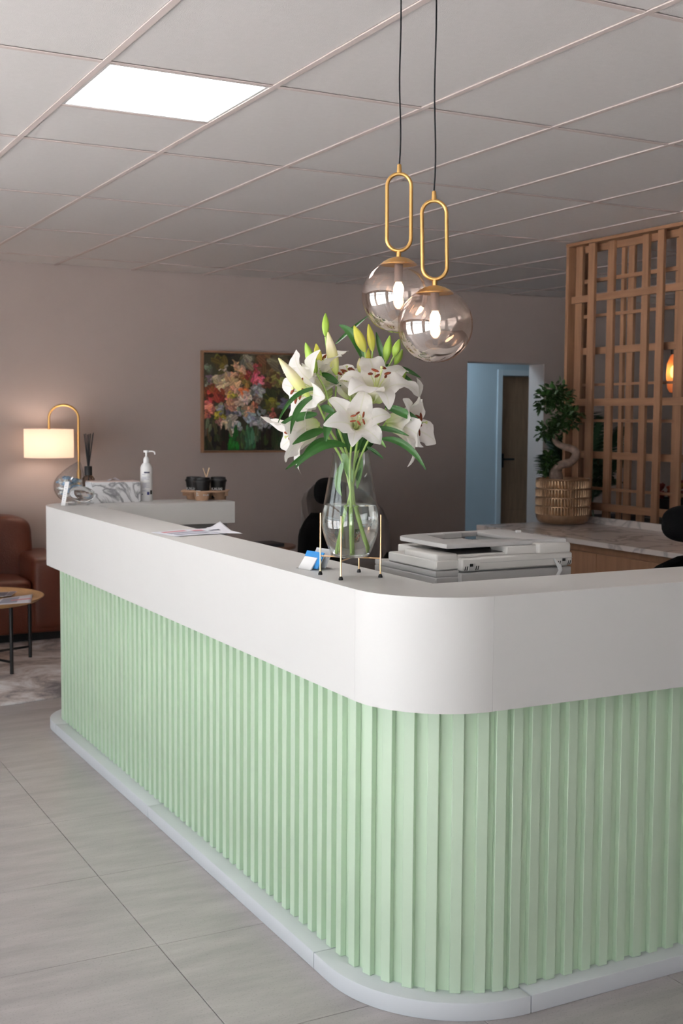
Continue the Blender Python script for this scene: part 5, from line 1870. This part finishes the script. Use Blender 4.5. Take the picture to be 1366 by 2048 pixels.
def cushion_mesh(x0, x1, y0, y1, z0, z1, e=0.35, puff=0.0):
    b = MB()
    b.sphere(((x0 + x1) / 2, (y0 + y1) / 2, (z0 + z1) / 2), ((x1 - x0) / 2, (y1 - y0) / 2, (z1 - z0) / 2), u=40, v=24, e=e)
    return b


for x0, x1 in ((SXL + 0.24, -0.045), (-0.045, SXR - 0.25)):
    cushion_mesh(x0, x1, SY0 - 0.01, SY1 - 0.28, 0.28, 0.455, 0.3).build('seat_cushion', M_leather, so)
for x0, x1 in ((SXL + 0.12, -0.045), (-0.045, SXR - 0.14)):
    b = cushion_mesh(x0, x1, SY1 - 0.34, SY1 - 0.02, 0.36, 0.86, 0.32)
    b.v = [(p[0], p[1] + 0.10 * ((p[2] - 0.36) / 0.5 - 0.6) - 0.03 * sin(9 * (p[0] - x0)) * max(0, 0.6 - p[2]), p[2]) for p in b.v]
    b.build('back_cushion', M_leather, so)
for x0, x1 in ((SXR - 0.26, SXR), (SXL, SXL + 0.26)):
    cushion_mesh(x0, x1, SY0, SY1 - 0.06, 0.08, 0.605, 0.22).build('armrest', M_leather, so)
cu_ = MB().sphere((0, 0, 0), (0.21, 0.075, 0.2), M=Matrix.Translation((0.34, 4.70, 0.66)) @ Matrix.Rotation(-0.25, 4, 'X'), e=0.6)
tag(cu_.build('cushion', mat('cream_cushion', srgb(222, 210, 190), 0.9)), 'cream cushion on the leather sofa, cut off by the picture edge', 'cushion')

# round coffee table
tcx, tcy, TZ = 0.268, 3.80, 0.452
ctb = thing('coffee_table', 'round oak coffee table with black metal legs on the rug', 'table', (tcx, tcy, 0.012))
MB().lathe([(0, TZ - 0.026), (0.40, TZ - 0.026), (0.435, TZ - 0.004), (0.438, TZ + 0.002), (0.43, TZ + 0.004), (0.424, TZ), (0, TZ)], 64, c=(tcx, tcy, 0)).build('table_top', M_tabletop, ctb)
legs = [(0.432, 3.462), (0.655, 3.93), (2 * tcx - 0.432, 2 * tcy - 3.462), (2 * tcx - 0.655, 2 * tcy - 3.93)]
for lx, ly in legs:
    MB().tube([(lx, ly, 0.012), (lx, ly, TZ - 0.026)], 0.0115, 10).build('leg', M_black, ctb)
for a_, b_ in ((0, 2), (1, 3)):
    MB().tube([(legs[a_][0], legs[a_][1], 0.085 + 0.0 * a_), (legs[b_][0], legs[b_][1], 0.085)], 0.008, 8).build('stretcher_bar', M_black, ctb)
mg = [on('z', TZ + 0.004, *p_) for p_ in ((-12, 1212), (62, 1207), (66, 1190), (4, 1199))]
sheet('magazine', mg, TZ + 0.006, 'white folded leaflet with a pink line on the coffee table', 'magazine', [(0.1, 0.6, 0.1, 0.8, M_ink), (0.2, 0.95, 0.82, 0.9, M_inkr)][:1] + [(0.40, 0.97, 0.30, 0.42, M_inkr)], lambda s, r: 0.004 + 0.006 * sin(pi * r))
mg = [on('z', TZ + 0.004, *p_) for p_ in ((-20, 1197), (12, 1195), (24, 1186), (-8, 1187))]
sheet('magazine', mg, TZ + 0.006, 'dark covered magazine farther back on the coffee table', 'magazine', [(0.04, 0.96, 0.05, 0.95, mat('slate_print', srgb(96, 94, 112), 0.5))], lambda s, r: 0.006)
mg = [on('z', TZ + 0.004, *p_) for p_ in ((10, 1196), (22, 1196), (34, 1187), (20, 1187))]
sheet('magazine', mg, TZ + 0.012, 'narrow grey brochure overlapping the dark magazine on the coffee table', 'magazine', [(0.05, 0.95, 0.05, 0.95, mat('grey_cover', srgb(128, 124, 138), 0.5))], lambda s, r: 0.006)

# arched floor lamp with a drum shade
ld = 8.9
lc_t, lc_b = at(98, 858, ld), at(98, 915, ld)
px = ld / FPX
flp = at(158, 950, ld)
lamp = thing('floor_lamp', 'lit brass arched floor lamp with white drum shade beside the sofa', 'lamp', (flp.x, flp.y, 0))
M_shade = bpy.data.materials.new('linen_shade')
M_shade.use_nodes = True
n_, l_ = M_shade.node_tree.nodes, M_shade.node_tree.links
b_ = n_['Principled BSDF']
b_.inputs['Base Color'].default_value = srgb(244, 232, 222)
b_.inputs['Roughness'].default_value = 0.9
tl_ = n_.new('ShaderNodeBsdfTranslucent')
tl_.inputs[0].default_value = srgb(254, 246, 236)
ms_ = n_.new('ShaderNodeMixShader')
ms_.inputs[0].default_value = 0.62
l_.new(b_.outputs[0], ms_.inputs[1])
l_.new(tl_.outputs[0], ms_.inputs[2])
l_.new(ms_.outputs[0], n_['Material Output'].inputs[0])
sr_ = 48.5 * px
MB().lathe([(sr_, 0), (sr_, lc_t.z - lc_b.z), (sr_ - 0.003, lc_t.z - lc_b.z), (sr_ - 0.003, 0)], 48, c=(lc_b.x, lc_b.y, lc_b.z), closed=True).build('lamp_shade', M_shade, lamp)
side = Vector((flp.x - lc_t.x, flp.y - lc_t.y, 0)).normalized()
dist = (Vector((flp.x, flp.y, 0)) - Vector((lc_t.x, lc_t.y, 0))).length
zt_ = at(98, 862, ld).z
zarc = at(98, 836, ld).z
pts = [Vector((lc_t.x, lc_t.y, zt_ - 0.05)), Vector((lc_t.x, lc_t.y, zarc))]
for i in range(1, 17):
    a = pi - pi * i / 16
    pts.append(Vector((lc_t.x, lc_t.y, 0)) + side * (dist / 2 + dist / 2 * cos(a)) + Vector((0, 0, zarc + dist / 2 * 0.86 * sin(a))))
pts += [Vector((flp.x, flp.y, zarc - 0.2)), Vector((flp.x, flp.y, 0.03))]
MB().tube(pts, 0.009, 10).build('arched_pole', M_gold, lamp)
MB().tube([Vector((flp.x, flp.y, at(158, 958, ld).z)), Vector((flp.x, flp.y, at(158, 940, ld).z))], 0.0165, 12).build('pole_collar', M_gold, lamp)
MB().lathe([(0, 0), (0.14, 0), (0.14, 0.02), (0.02, 0.03), (0, 0.03)], 36, c=(flp.x, flp.y, 0)).build('base', M_gold, lamp)
MB().sphere((lc_b.x, lc_b.y, (lc_t.z + lc_b.z) / 2), 0.07, u=16, v=10).build('bulb', mat('warm_bulb', srgb(255, 236, 210), 0.4, emit=(1, 0.78, 0.65, 1), estr=16), lamp)
